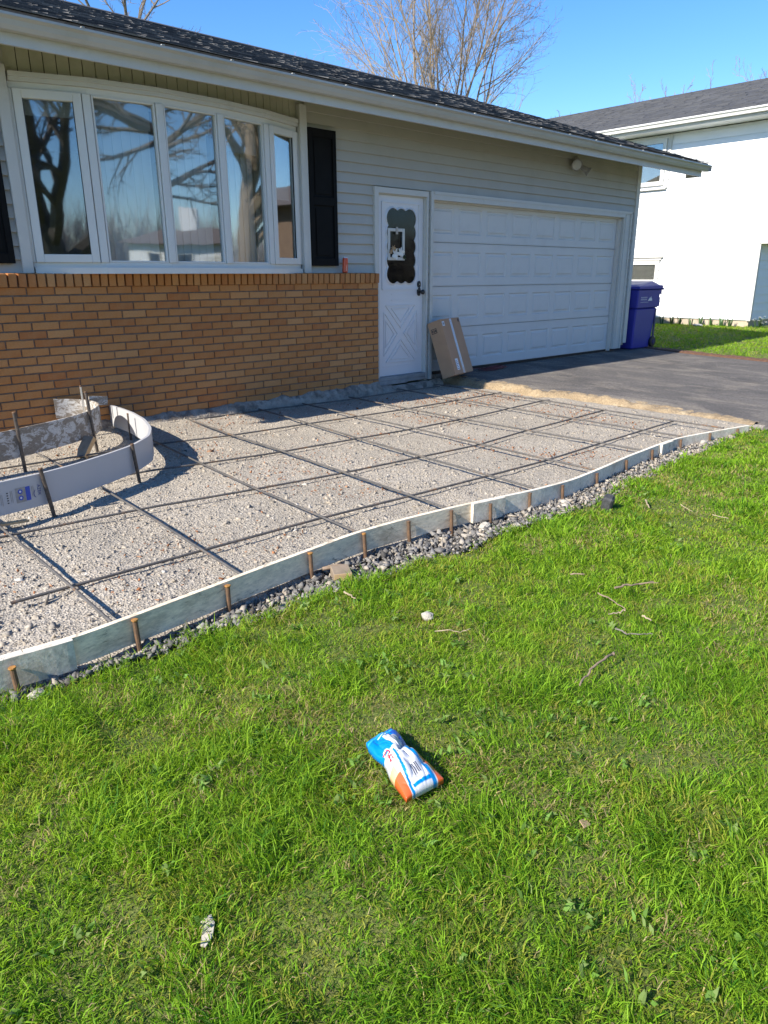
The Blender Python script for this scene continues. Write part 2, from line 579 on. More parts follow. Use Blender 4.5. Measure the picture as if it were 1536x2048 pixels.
gx = axis_coords(-8, 8, .06, 500); gy = axis_coords(-9, .6, .06, 500)
X, Y = np.meshgrid(gx, gy)
Z = ground_z(X, Y)
nv = np.stack([X.ravel(), Y.ravel(), Z.ravel()], 1)
ny, nx = X.shape
I = (np.arange(ny - 1)[:, None] * nx + np.arange(nx - 1)[None, :]).ravel()
Q = np.stack([I, I + 1, I + nx + 1, I + nx], 1)
o = np_mesh('lawn', nv, None, M['lawn_soil'], quads=Q, smooth=True)
tag(o, kind='structure')

# gravel bed of the patio
FORM_XY = [(-7.6, -3.86), (-5.226, -3.872), (-5.009, -3.898), (-4.76, -3.87), (-4.394, -3.83), (-3.93, -3.773), (-3.574, -3.737), (-3.273, -3.752), (-2.782, -3.803), (-2.27, -3.858), (-1.894, -3.858), (-1.034, -3.765), (-.151, -3.712), (.2, -3.762), (.85, -3.872), (1.3, -3.95)]
def bed_z(x, y):
    z = -.098 + (vnoise(x, y, 2.2, 4) - .5) * .02 + (vnoise(x, y, 9, 5) - .5) * .012
    near_wall = np.clip((y + .55) / .5, 0, 1)
    z = z + near_wall * np.interp(x, [-5, -2.6, -1.2, 1], [.055, .04, .0, .0])
    fy = np.interp(x, [q[0] for q in FORM_XY], [q[1] for q in FORM_XY])
    out = np.clip((fy + .01 - y) / .04, 0, 1)
    return z - out * .045
bx_ = np.arange(-7.5, 1.22, .05); by_ = np.concatenate([np.arange(-4.06, .0, .05), [.02, .09]])
X, Y = np.meshgrid(bx_, by_)
Z = bed_z(X, Y)
ny, nx = X.shape
I = (np.arange(ny - 1)[:, None] * nx + np.arange(nx - 1)[None, :]).ravel()
o = np_mesh('gravel_bed', np.stack([X.ravel(), Y.ravel(), Z.ravel()], 1), None, M['gravel_bed'], quads=np.stack([I, I + 1, I + nx + 1, I + nx], 1), smooth=True)
tag(o, kind='structure')

# driveway with a crumbling side
def drive_left(y):
    return 1.27 + (vnoise(y, y * 0, 2.2, 11) - .5) * .16 + (vnoise(y, y * 0, 9, 12) - .5) * .05 + .22 * np.clip((y + .55) / .5, 0, 1) * 0
ys = np.concatenate([np.arange(-13.5, -4.2, .5), np.arange(-4.2, .46, .06)])
rows = []
NXD = 40
for y in ys:
    xl = float(drive_left(np.array(y))); xr = float(drive_right(np.array(y)))
    if y < -3.85: xl = 1.05
    xs = np.linspace(xl, xr, NXD)
    z = drive_z(y) + (vnoise(xs, xs * 0 + y, 1.2, 13) - .5) * .018
    z[0] -= .012; z[-1] -= .02
    rows.append(np.stack([xs, xs * 0 + y, z], 1))
V = np.concatenate(rows)
# skirt down both sides
nR = len(ys)
I = (np.arange(nR - 1)[:, None] * NXD + np.arange(NXD - 1)[None, :]).ravel()
Qd = np.stack([I, I + 1, I + NXD + 1, I + NXD], 1)
sk = V.reshape(nR, NXD, 3)[:, [0, -1]].copy().reshape(-1, 3); sk[:, 2] -= .10
b0 = len(V)
L = np.arange(nR - 1)
Qs = np.stack([L * NXD, (L + 1) * NXD, b0 + (L + 1) * 2, b0 + L * 2], 1)
Qs2 = np.stack([(L + 1) * NXD + NXD - 1, L * NXD + NXD - 1, b0 + L * 2 + 1, b0 + (L + 1) * 2 + 1], 1)
o = np_mesh('driveway', np.concatenate([V, sk]), None, M['asphalt'], quads=np.concatenate([Qd, Qs, Qs2]), smooth=False)
tag(o, kind='structure')

# tan sand shoulder where the drive has been broken back
ys = np.arange(-3.78, .12, .035)
NW = 14
rows = []
for y in ys:
    xl = float(drive_left(np.array(y))) + .06
    a = np.linspace(0, 1, NW)
    w = .22 + .07 * (vnoise(np.array(y), np.array(0.), 3.0, 14) - .5)
    xs = xl - a * w
    ztop = drive_z(y) - .006
    zb = -.115
    prof = np.clip((a - .50) / .30, 0, 1); prof = prof * prof * (3 - 2 * prof)
    z = ztop * (1 - prof) + zb * prof + (vnoise(xs, xs * 0 + y, 14, 15) - .5) * .035 * np.minimum(1, a * 4) + (vnoise(xs, xs * 0 + y, 28, 16) - .5) * .030
    rows.append(np.stack([xs, xs * 0 + y, z], 1))
V = np.concatenate(rows); nR = len(ys)
I = (np.arange(nR - 1)[:, None] * NW + np.arange(NW - 1)[None, :]).ravel()
o = np_mesh('sand_shoulder', V, None, M['packed_sand'], quads=np.stack([I, I + NW, I + NW + 1, I + 1], 1))
tag(o, kind='structure')

# street far in front (seen in the window reflections only)
m = MB(); m.box(-200, 200, -20.5, -13.5, -.60, -.30)
tag(m.build('street', M['street']), kind='structure')

# mulch line beside the drive
ys = np.arange(-3.2, .25, .04); rows = []
for y in ys:
    x0 = float(drive_right(np.array(y))) - .10
    a = np.linspace(0, 1, 9); w = .22 + .18 * float(vnoise(np.array(y), np.array(1.), 2.5, 17))
    xs = x0 + a * w
    z = np.maximum(drive_z(y), lawn_z(xs, xs * 0 + y)) + .006 + .012 * np.sin(a * np.pi) + (vnoise(xs, xs * 0 + y, 25, 18) - .5) * .02
    z[0] -= .03; z[-1] -= .03
    rows.append(np.stack([xs, xs * 0 + y, z], 1))
V = np.concatenate(rows); nR = len(ys)
I = (np.arange(nR - 1)[:, None] * 9 + np.arange(8)[None, :]).ravel()
o = np_mesh('mulch_strip', V, None, M['mulch'], quads=np.stack([I, I + 1, I + 10, I + 9], 1))
tag(o, kind='structure')


# ------------------------------------------------------------------ the house
HX0, HX1 = -5.45, 5.65
house = empty('house', (0, .1, 0), 'white sided ranch house with brick lower wall, bow window and garage', 'house')
BC, BL = .0673, .2155          # course height, stretcher length with its joint

# brick wall with rowlock ledge
wall = MB()
wall.box(HX0, -.004, .012, .10, -.02, 17 * BC + .09)
wall = wall.build('brick_wall', M['mortar'], house)
def brick_mesh(sx, sy, sz, seed):
    rr = random.Random(seed)
    m = MB(); m.box(-sx / 2, sx / 2, -sy / 2, sy / 2, -sz / 2, sz / 2)
    me = bpy.data.meshes.new('brick'); me.from_pydata(m.v, [], m.f); me.materials.append(M['brick'])
    bm = bmesh.new(); bm.from_mesh(me)
    bmesh.ops.bevel(bm, geom=bm.edges[:], offset=.0025, segments=1, affect='EDGES')
    for q in bm.verts:
        q.co.x += rr.uniform(-.0012, .0012); q.co.z += rr.uniform(-.001, .001)
    bm.to_mesh(me); bm.free()
    return me
BM_ = [brick_mesh(BL - .011, .09, BC - .0115, i) for i in range(4)]
RM_ = [brick_mesh(.0575, .115, .10, 10 + i) for i in range(4)]
n_brick = 0
far_bricks = MB()
for k in range(17):
    zc = (16 - k) * BC + BC / 2
    off = -.004 if k % 2 else -.004 - BL * .62 + BL * .5
    # joints alternate; the right end closes with a part brick
    x1 = -.004
    first = (BL * .40 if k % 2 == 0 else BL * .90)
    x = x1
    i = 0
    while x > HX0 + .02:
        ln = first if i == 0 else BL
        xa = max(x - ln, HX0)
        cx = (xa + x) / 2
        vis = cx > -4.28
        if vis:
            ob = bpy.data.objects.new('brick', BM_[(k * 7 + i * 3) % 4])
            COL.objects.link(ob); ob.parent = wall
            ob.location = (cx, .046 + random.uniform(-.0018, .0018) - .1, zc + random.uniform(-.0006, .0006))
            ob.rotation_euler = (0, random.uniform(-.003, .003), random.uniform(-.004, .004))
            if abs((x - xa) - BL) > .001:
                ob.scale = ((x - xa - .011) / (BL - .011), 1, 1)
            n_brick += 1
        else:
            far_bricks.box(xa + .005, x - .006, .002, .05, zc - BC / 2 + .006, zc + BC / 2 - .006)
        x = xa
        i += 1
fb = far_bricks.build('brick_rest', M['brick'], wall)
tag(fb, kind='stuff')
RW = BL / 3
x = -.006
i = 0
while x > -5.4:
    cx = x - RW / 2
    ob = bpy.data.objects.new('rowlock_brick', RM_[i % 4])
    COL.objects.link(ob); ob.parent = wall
    ob.location = (cx, .034 - .1 + random.uniform(-.002, .002), 17 * BC + .050 + random.uniform(-.001, .001))
    ob.rotation_euler = (.06, random.uniform(-.012, .012), random.uniform(-.01, .01))
    x -= RW; i += 1
# rough old foundation showing under the brick
xs = np.arange(HX0, 1.05, .03); V = []; NP = 7
for x in xs:
    top = (.012 if x < .0 else -.02) + .03 * (vnoise(np.array(x), np.array(0.), 5, 21) - .5) + (.03 * np.clip((x + 1.3) / 1.2, 0, 1) if x < 0 else 0)
    d = .035 + .05 * vnoise(np.array(x), np.array(1.), 4, 22) + .02 * vnoise(np.array(x), np.array(1.), 17, 23)
    for j, (a, b) in enumerate([(.03, 1.0), (-.2, 1.0), (-.55, .75), (-.8, .55), (-1.0, .25), (-1.25, -.2), (-1.3, -1.0)]):
        jz = (vnoise(np.array(x), np.array(j * .37), 11, 24) - .5) * .026 + (vnoise(np.array(x), np.array(j * 1.37), 29, 25) - .5) * .016
        V.append((x, a * d + (.012 if j else .02), -.10 + (top + .10) * b + jz * (0 < j < 5)))
V = np.array(V); nR = len(xs)
I = (np.arange(nR - 1)[:, None] * NP + np.arange(NP - 1)[None, :]).ravel()
o = np_mesh('foundation', V - np.array([0, .1, 0]), None, M['concrete'], quads=np.stack([I, I + NP, I + NP + 1, I + 1], 1))
o.parent = house

# sheathing wall behind everything, with openings left free
m = MB()
WT = 2.86
for x0, x1, z0, z1 in [(HX0, -3.66, 1.2, WT), (-3.66, -.97, 2.66, WT), (-.97, .06, 1.2, WT), (HX0, .06, -.1, 1.2), (.06, .86, 2.10, WT), (.86, .92, -.05, WT), (.92, 5.25, 2.07, WT), (5.25, HX1 - .01, .1, WT)]:
    m.box(x0, x1, .105, .22, z0, z1)
m.build('front_wall', M['siding'], house)
m = MB()
m.box(HX0, HX0 + .1, .22, 9.0, -.1, WT); m.box(HX1 - .1, HX1, .22, 9.0, .1, WT); m.box(HX0, HX1, 8.9, 9.0, -.1, WT)
m.prism([(.1, WT), (9.0, WT), (4.6, WT + 1.45)], 'x', HX0 + .001, HX0 + .09)
m.prism([(.1, WT), (9.0, WT), (4.6, WT + 1.45)], 'x', HX1 - .09, HX1 - .001)
m.build('end_walls', M['siding'], house)
m = MB(); m.box(.86, 5.4, .3, 6, -.05, .008); m.box(.93, 5.25, .17, .3, -.05, .010)
m.build('garage_floor', M['concrete'], house)

# siding, one board per course and run
EXPO = .1007
Z0S = 1.247
k = -11
sid = MB().box(HX0 + .02, HX0 + .03, .12, .13, 1.3, 1.4).build('siding_wall', M['siding'], house)
while Z0S + k * EXPO < 2.80:
    z = Z0S + k * EXPO
    runs = []
    if z >= 2.62: runs = [(HX0, -3.70), (-.90, HX1 - .075)]
    elif z >= 2.13: runs = [(HX0, -3.70), (-.90, HX1 - .075)]
    elif z >= 1.2: runs = [(HX0, -3.70), (-.90, .012), (.852, .892), (5.455, HX1 - .075)]
    else: runs = [(.852, .892), (5.455, HX1 - .075)] if z > .1 else [(.852, .892)]
    for a, b in runs:
        m = MB()
        m.prism([(.076, z), (.100, z + EXPO + .004), (.1035, z + EXPO + .004), (.1035, z + .002), (.080, z - .003)], 'x', a, b)
        m.build('siding_board', M['siding'], sid)
    k += 1
m = MB()
m.box(HX1 - .085, HX1 + .012, .062, .11, .135, 2.84)
m.box(HX1 - .02, HX1 + .012, .11, .2, .135, 2.84)
m.build('corner_post', M['trim'], house, bevel=.004)

# --- entry door
door = MB()
door.box(.075, .815, .115, .155, .075, 2.07)
door = door.build('entry_door', M['door'], house)
def strip(a, b, w, y0, y1, name, mat, parent):
    """flat bar between two points of the facade"""
    a = Vector(a); b = Vector(b); d = (b - a).normalized(); n = Vector((-d.y, d.x)) * w / 2
    poly = [a + n, a - n, b - n, b + n]
    m = MB(); m.prism([(q.x, q.y) for q in poly], 'y', y0, y1)
    return m.build(name, mat, parent)
# scalloped pane
cx, cz, hw, hh = .452, 1.535, .235, .405
circ = []
for i in range(3):
    for j in range(5):
        circ.append((cx + (i - 1) * hw * .56, cz + (j - 2) * hh * .37, hw * .44, hh * .26))
poly = []
for s_ in range(160):
    w = 2 * math.pi * s_ / 160
    dx, dz = math.sin(w) * hw, math.cos(w) * hh
    best = 0
    for (px, pz, ra, rb) in circ:
        # ray from centre against ellipse
        A = (dx / ra) ** 2 + (dz / rb) ** 2
        B = 2 * ((cx - px) * dx / ra ** 2 + (cz - pz) * dz / rb ** 2)
        C = ((cx - px) / ra) ** 2 + ((cz - pz) / rb) ** 2 - 1
        D = B * B - 4 * A * C
        if D >= 0:
            best = max(best, (-B + math.sqrt(D)) / (2 * A))
    poly.append((cx + dx * best, cz + dz * best))
m = MB(); m.prism([(cx + (a - cx) * .985, cz + (b - cz) * .99) for a, b in poly], 'y', .108, .113)
m.build('door_pane', M['door_glass'], door)
m = MB()
n = len(poly)
outer = [(cx + (a - cx) * 1.075, cz + (b - cz) * 1.045) for a, b in poly]
vs = [(a, .099, b) for a, b in poly] + [(a, .1135, b) for a, b in outer] + [(a, .1135, b) for a, b in poly]
fs = [(i, (i + 1) % n, n + (i + 1) % n, n + i) for i in range(n)] + [(i, 2 * n + i, 2 * n + (i + 1) % n, (i + 1) % n) for i in range(n)]
m.add(vs, fs); m.build('scalloped_bead', M['door'], door)
m = MB(); m.prism(poly, 'y', .1139, .1146); m.build('pane_backing', M['black'], door)
for a, b in [((.155, 2.0), (.745, 2.0)), ((.155, 1.065), (.745, 1.065)), ((.155, 1.065), (.155, 2.0)), ((.745, 1.065), (.745, 2.0))]:
    strip(a, b, .012, .1045, .1155, 'moulding', M['door'], door)
for zz in (1.01, .945):
    strip((.30, zz), (.60, zz), .008, .110, .1155, 'moulding', M['door'], door)
cxx, czz = .45, .55
for sx in (-1, 1):
    for sz in (-1, 1):
        # one of the four triangles of the crossbuck
        if sx == -1 and sz == -1:
            tri = [(.21, .885), (.69, .885), (cxx, .625)]
        elif sx == 1 and sz == -1:
            tri = [(.21, .235), (.69, .235), (cxx, .49)]
        elif sx == -1:
            tri = [(.18, .81), (.18, .31), (.395, .56)]
        else:
            tri = [(.72, .81), (.72, .31), (.505, .56)]
        for q in range(3):
            strip(tri[q], tri[(q + 1) % 3], .009, 0.1045 + q * .0003, .1155, 'moulding', M['door'], door)
        c0 = [(sum(q[0] for q in tri) / 3), (sum(q[1] for q in tri) / 3)]
        inner = [(c0[0] + (q[0] - c0[0]) * .62, c0[1] + (q[1] - c0[1]) * .62) for q in tri]
        for q in range(3):
            strip(inner[q], inner[(q + 1) % 3], .007, 0.1055 + q * .0003, .1155, 'moulding', M['door'], door)
strip((.15, .19), (.75, .19), .009, .110, .1155, 'moulding', M['door'], door)
My = Matrix.Rotation(math.pi / 2, 4, 'X')
def knob_m(x, z):
    return Matrix.Translation((x, .115, z)) @ My
m = MB(); m.lathe([(.0, 0), (.028, 0), (.028, .012), (.02, .018), (.0, .019)], knob_m(.752, 1.118) @ Matrix.Scale(1.4, 4, (0, 1, 0)), 18); m.build('deadbolt', M['black'], door)
m = MB(); m.lathe([(.0, .02), (.006, .02), (.006, .0215), (.0, .0215)], knob_m(.752, 1.118), 12); m.build('key_cylinder', M['can_metal'], door)
m = MB(); m.lathe([(.0, 0), (.03, 0), (.03, .01), (.024, .012), (.0, .012)], knob_m(.752, 1.035) @ Matrix.Scale(1.7, 4, (0, 1, 0)), 18)
m.tube([(.752, .10, 1.03), (.752, .05, 1.03)], .011, 10)
m.lathe([(.0, .052), (.022, .054), (.029, .066), (.028, .080), (.018, .090), (.0, .092)], knob_m(.752, 1.03), 18)
m.build('door_knob', M['black'], door, smooth=False)
m = MB(); m.box(.829, .841, .092, .0998, 1.075, 1.145); m.build('strike_plate', M['can_metal'], house)
m = MB()
m.box(.002, .062, .060, .16, .03, 2.14); m.box(.062, .828, .060, .16, 2.082, 2.14)
m.box(.828, .8515, .060, .16, .0, 2.14); m.box(.8185, .828, .10, .16, .03, 2.082); m.box(.062, .072, .10, .16, .03, 2.082)
m.box(.072, .8185, .10, .16, 2.072, 2.082)
m.build('door_casing', M['trim'], house)
m = MB()
m.box(.005, .825, .045, .16, .028, .072); m.box(.005, .50, .035, .16, -.02, .0275); m.box(.5005, .825, .048, .16, -.012, .0275)
m.build('door_threshold', M['threshold'], house, bevel=.004)

# --- garage door
gar = MB(); gar.box(.90, 5.27, .215, .225, .03, 2.10); gar = gar.build('garage_door', M['garage'], house)
GX0, PW = .924, .537
SZ = [.052, .585, 1.090, 1.605, 2.10]
pm = MB()
pw, ph = .444, .300
def rect(inx, inz, y):
    return [(-pw / 2 + inx, y, -ph / 2 + inz), (pw / 2 - inx, y, -ph / 2 + inz), (pw / 2 - inx, y, ph / 2 - inz), (-pw / 2 + inx, y, ph / 2 - inz)]
vs = rect(0, 0, 0) + rect(.014, .014, .013) + rect(.040, .036, .010) + rect(.052, .046, .002)
fs = []
for a in (0, 4, 8):
    for i in range(4):
        fs.append((a + i, a + (i + 1) % 4, a + 4 + (i + 1) % 4, a + 4 + i))
fs.append((12, 13, 14, 15))
pme = bpy.data.meshes.new('door_panel'); pme.from_pydata(vs, [], fs); pme.materials.append(M['garage'])
for r_ in range(4):
    z0, z1 = SZ[r_], SZ[r_ + 1] - .006
    pc = (z0 + z1) / 2
    m = MB()
    ya, yb = .170, .2145
    zb, zt = pc - ph / 2, pc + ph / 2
    m.box(GX0, GX0 + 8 * PW, ya, yb, z0, zb); m.box(GX0, GX0 + 8 * PW, ya, yb, zt, z1)
    xs_ = [GX0] + [GX0 + PW * i + PW / 2 + s_ * pw / 2 for i in range(8) for s_ in (-1, 1)] + [GX0 + 8 * PW]
    for i in range(0, len(xs_), 2):
        m.box(xs_[i], xs_[i + 1], ya, yb, zb, zt)
    m.box(GX0, GX0 + 8 * PW, ya - .004, ya - .0005, z0 + .006, z0 + .016)
    m.box(GX0, GX0 + 8 * PW, ya - .004, ya - .0005, z1 - .016, z1 - .006)
    m.build('door_section', M['garage'], gar)
    for i in range(8):
        ob = bpy.data.objects.new('door_panel', pme); COL.objects.link(ob); ob.parent = gar
        ob.location = (GX0 + PW * (i + .5), ya - .1 + .0004, pc)
m = MB(); m.box(GX0, GX0 + 8 * PW, .175, .21, .022, .050); m.build('bottom_seal', M['black'], gar)
m = MB()
m.box(.8925, .938, .055, .12, -.02, 2.15); m.box(5.262, 5.458, .066, .12, .06, 2.15); m.box(5.30, 5.36, .056, .065, .06, 2.11)
m.box(.938, 5.262, .055, .12, 2.062, 2.15)
m.box(.938, 5.45, .048, .0545, 2.118, 2.152)
m.box(5.44, 5.465, .048, .0655, .06, 2.152)
m.build('garage_casing', M['trim'], house)
m = MB()
m.box(.9385, .955, .1205, .168, -.02, 2.045); m.box(5.222, 5.2615, .1205, .168, .03, 2.045); m.box(.9385, 5.2615, .1205, .168, 2.0455, 2.10)
m.box(5.236, 5.243, .100, .1204, .06, 2.04, )
m.build('garage_jamb', M['jamb'], house)

# --- shutters
for xa, xb in ((-.888, -.535), (-4.14, -3.785)):
    m = MB()
    zb, zt = 1.318, 2.612
    m.box(xa, xa + .045, .045, .078, zb, zt); m.box(xb - .045, xb, .045, .078, zb, zt)
    for za, zc in ((zb, zb + .075), (1.905, 1.985), (zt - .075, zt)):
        m.box(xa + .045, xb - .045, .046, .078, za, zc)
    s_ = m.build('shutter', M['shutter'], house, bevel=.003)
    for za, zc in ((zb + .075, 1.905), (1.985, zt - .075)):
        m = MB(); m.box(xa + .046, xb - .046, .062, .075, za + .001, zc - .001)
        m.box(xa + .075, xb - .075, .054, .0615, za + .03, zc - .03)
        m.build('shutter_panel', M['shutter'], s_)

# --- bow window
bow = MB()
BP = [(-3.64, .10), (-3.128, -.085), (-2.567, -.158), (-1.995, -.135), (-1.462, -.045), (-1.000, .10)]
ZS, ZH = 1.252, 2.60
sill_poly = [(x, y - .035) for x, y in BP] + [(-1.0, .16), (-3.64, .16)]
bow.prism([(x, y) for x, y in sill_poly], 'z', ZS - .012, ZS + .036)
bow = bow.build('bow_window', M['vinyl'], house)
m = MB(); m.prism([(x, y - .006) for x, y in BP] + [(-1.0, .16), (-3.64, .16)], 'z', ZS + .0365, ZS + .075); m.build('sill', M['vinyl'], bow)
m = MB(); m.prism([(x, y - .006) for x, y in BP] + [(-1.0, .16), (-3.64, .16)], 'z', ZH - .045, ZH); m.build('head', M['vinyl'], bow)
m = MB(); m.prism([(x, y - .035) for x, y in BP] + [(-1.0, .16), (-3.64, .16)], 'z', ZH + .0005, ZH + .03)
m.prism([(x, y - .05) for x, y in BP] + [(-1.0, .16), (-3.64, .16)], 'z', ZH + .0305, ZH + .062); m.build('head_moulding', M['trim'], bow)
zg0, zg1 = ZS + .0755, ZH - .0455
for i, (x, y) in enumerate(BP):
    # mullions, turned with the bow
    a = Vector(BP[max(i - 1, 0)]); b = Vector(BP[min(i + 1, 5)])
    ang = math.atan2(b.y - a.y, b.x - a.x)
    Mx = Matrix.Translation((x, y + .02, (zg0 + zg1) / 2)) @ Matrix.Rotation(ang, 4, 'Z')
    m = MB(); m.obox(Mx, .062, .075, zg1 - zg0); m.build('mullion', M['vinyl'], bow, bevel=.004)
for i in range(5):
    a = Vector(BP[i]); b = Vector(BP[i + 1]); d = (b - a); ln = d.length; ang = math.atan2(d.y, d.x)
    c = (a + b) / 2
    base = Matrix.Translation((c.x, c.y + .02, (zg0 + zg1) / 2)) @ Matrix.Rotation(ang, 4, 'Z')
    w = ln - .066; h = zg1 - zg0
    fw = .062 if i in (0, 4) else .016
    fy = -.022 if i in (0, 4) else -.005
    m = MB()
    for sx in (-1, 1):
        m.obox(base @ Matrix.Translation((sx * (w - fw) / 2, fy, 0)), fw, .05, h)
        m.obox(base @ Matrix.Translation((0, fy, sx * (h - fw) / 2)), w - 2 * fw, .0496, fw)
    m.build('sash', M['vinyl'], bow, bevel=.003)
    m = MB(); m.obox(base @ Matrix.Translation((0, fy + .004, 0)), w - 2 * fw - .001, .004, h - 2 * fw - .001); m.build('pane', M['glass'], bow)
    if i in (0, 4):
        m = MB()
        for sx in (-1, 1):
            m.obox(base @ Matrix.Translation((sx * (w - 2 * fw - .006) / 2, fy - .012, 0)), .005, .012, h - 2 * fw)
        m.build('glazing_gasket', M['black'], bow)
    if i in (1, 2, 3):
        m = MB()
        nf = 12
        for q in range(nf):
            m.obox(base @ Matrix.Translation(((q + .5 - nf / 2) * (w - .04) / nf, .125 + .012 * (q % 2), 0)), (w - .04) / nf + .004, .006, h)
        m.build('sheer_curtain', M['sheer'], bow)
    # roller blind behind each light
    hb = (.16, .20, .17, .27, .62)[i]
    m = MB(); m.obox(base @ Matrix.Translation((0, .06, h / 2 - hb / 2)), w - .05, .006, hb); m.build('roller_blind', M['blind'], bow)
m = MB()
m.box(-3.735, -3.655, .052, .11, 1.245, 2.70); m.build('window_casing', M['trim'], house, bevel=.003)
m = MB(); m.box(-.985, -.935, .045, .11, 1.245, 2.80); m.box(-.934, -.893, .055, .11, 1.245, 2.80); m.build('window_casing', M['trim'], house, bevel=.003)
# board panel above the bow
for i in range(5):
    a = Vector(BP[i]); b = Vector(BP[i + 1]); d = b - a; ln = d.length; ang = math.atan2(d.y, d.x)
    nb = max(1, round(ln / .098)); w = ln / nb
    for j in range(nb):
        c = a + d * ((j + .5) / nb)
        Mx = Matrix.Translation((c.x, c.y + .012 + random.uniform(-.001, .001), (ZH + .0625 + 2.86) / 2)) @ Matrix.Rotation(ang, 4, 'Z')
        m = MB(); m.obox(Mx, w - .005, .02, 2.86 - ZH - .0625); m.build('frieze_board', M['soffit_board'], bow, bevel=.002)
m = MB(); m.prism([(x, y + .03) for x, y in BP] + [(-1.0, .12), (-3.64, .12)], 'z', ZH + .0625, 2.858); m.build('frieze_backing', M['dark_gap'], bow)
# room seen through the glass
m = MB()
m.box(HX0 + .2, .0, 3.9, 4.0, .2, 2.8); m.box(HX0 + .2, .0, .25, 3.9, .1, .2); m.box(HX0 + .2, .0, .25, 3.9, 2.72, 2.8)
m.box(HX0 + .11, HX0 + .2, .25, 4.0, .2, 2.8); m.box(.0, .1, .25, 4.0, .2, 2.8)
m.build('living_room', M['room'], house)
m = MB()
for k in range(14):
    x = -1.62 + k * .035
    m.box(x, x + .03, .36 + .012 * (k % 2), .372 + .012 * (k % 2), 1.0, 2.6)
m.build('curtain', M['curtain'], house)

# --- eave, gutter, roof
RX0, RX1 = -6.05, 6.70
EY, EZ, SL = -.50, 2.90, .335
RY, RZ = 4.60, 2.90 + .335 * 5.10
m = MB()
m.box(RX0, 6.58, -.452, -.430, 2.70, 2.872)
m.build('fascia', M['trim'], house)
m = MB()
m.box(RX0, RX1 - .12, -.429, .10, 2.845, 2.860); m.build('soffit', M['soffit_board'], house)
m = MB()
prof = [(-.455, 2.86), (-.455, 2.775), (-.515, 2.775), (-.535, 2.80), (-.548, 2.83), (-.572, 2.846), (-.572, 2.862), (-.560, 2.862), (-.560, 2.853), (-.538, 2.838), (-.525, 2.805), (-.508, 2.785), (-.463, 2.785), (-.463, 2.86)]
m.prism(prof, 'x', RX0, RX1 - .03)
m.box(RX1 - .03, RX1 - .026, -.572, -.455, 2.775, 2.862)
gut = m.build('gutter', M['gutter'], house)
for k in range(21):
    x = RX0 + .35 + k * .6
    m = MB(); m.box(x - .012, x + .012, -.578, -.456, 2.8625, 2.868); m.build('gutter_hanger', M['gutter'], gut)
m = MB(); m.box(RX0, RX1 - .02, -.475, -.4525, 2.8725, 2.900); m.build('drip_edge', M['gutter'], house)
# deck
def roof_pt(x, s, h=0.0):
    """s: distance up the slope from the eave edge"""
    c = math.cos(math.atan(SL)); si = math.sin(math.atan(SL))
    return (x, EY + s * c - h * si, EZ + s * si + h * c)
SLEN = (RY - EY) / math.cos(math.atan(SL))
m = MB()
vs = [roof_pt(RX0, 0, -.03), roof_pt(RX1, 0, -.03), roof_pt(RX1, SLEN, -.03), roof_pt(RX0, SLEN, -.03),
      roof_pt(RX0, 0, -.002), roof_pt(RX1, 0, -.002), roof_pt(RX1, SLEN, -.002), roof_pt(RX0, SLEN, -.002)]
m.add(vs, BOXF)
by = 2 * RY - EY
m.add([(RX0, RY, RZ - .03), (RX1, RY, RZ - .03), (RX1, by, EZ - .03), (RX0, by, EZ - .03), (RX0, RY, RZ), (RX1, RY, RZ), (RX1, by, EZ), (RX0, by, EZ)], BOXF)
roof = m.build('roof', M['shingle_far'], house)
# rake boards
m = MB()
for xa, xb in ((RX1 - .10, RX1 - .075),):
    m.add([(xa, -.43, 2.70), (xb, -.43, 2.70), (xb, RY, RZ - .16), (xa, RY, RZ - .16), (xa, -.43, 2.845), (xb, -.43, 2.845), (xb, RY, RZ - .035), (xa, RY, RZ - .035)], BOXF)
m.build('rake_board', M['trim'], house)
m = MB(); m.box(6.581, 6.599, -.451, -.2, 2.70, 2.842); m.build('fascia_return', M['trim'], house)
# shingles: courses of laminated tabs
ex = .145
ncourse = int(SLEN / ex)
rr = random.Random(3)
rest_v, rest_f, rest_t = [], [], []
single = 0
tabs = []
for cidx in range(ncourse):
    x = RX0 - .01 + rr.uniform(-.2, 0)
    while x < RX1:
        w = rr.choice([.09, .12, .15, .19, .24, .30])
        xa, xb = max(x, RX0 - .012), min(x + w, RX1 + .012)
        if xb - xa > .02:
            tabs.append((cidx, xa, xb, rr.random(), rr.choice([.004, .005, .009, .011])))
        x += w
camx, camy = CAM_POS.x, CAM_POS.y
def tab_size(tb):
    if tb[2] < -3.9: return 0
    s0 = tb[0] * ex
    q = roof_pt((tb[1] + tb[2]) / 2, s0)
    return (tb[2] - tb[1]) / math.dist(q, CAM_POS) / (1 + tb[0] * .25)
order = sorted(range(len(tabs)), key=lambda i: -tab_size(tabs[i]))
single_set = set(order[:290])
def tab_geo(tb):
    cidx, xa, xb, tone, th = tb
    s0 = cidx * ex - (.02 if cidx == 0 else 0); s1 = (cidx + 1) * ex + .03
    b0 = .003; 
    return [roof_pt(xa, s0, .006), roof_pt(xb, s0, .006), roof_pt(xb, s1, .0), roof_pt(xa, s1, .0),
            roof_pt(xa, s0, .006 + th), roof_pt(xb, s0, .006 + th), roof_pt(xb, s1, .004), roof_pt(xa, s1, .004)]
def set_tone(ob, tones):
    at = ob.data.attributes.new('tone', 'FLOAT', 'POINT')
    at.data.foreach_set('value', tones)
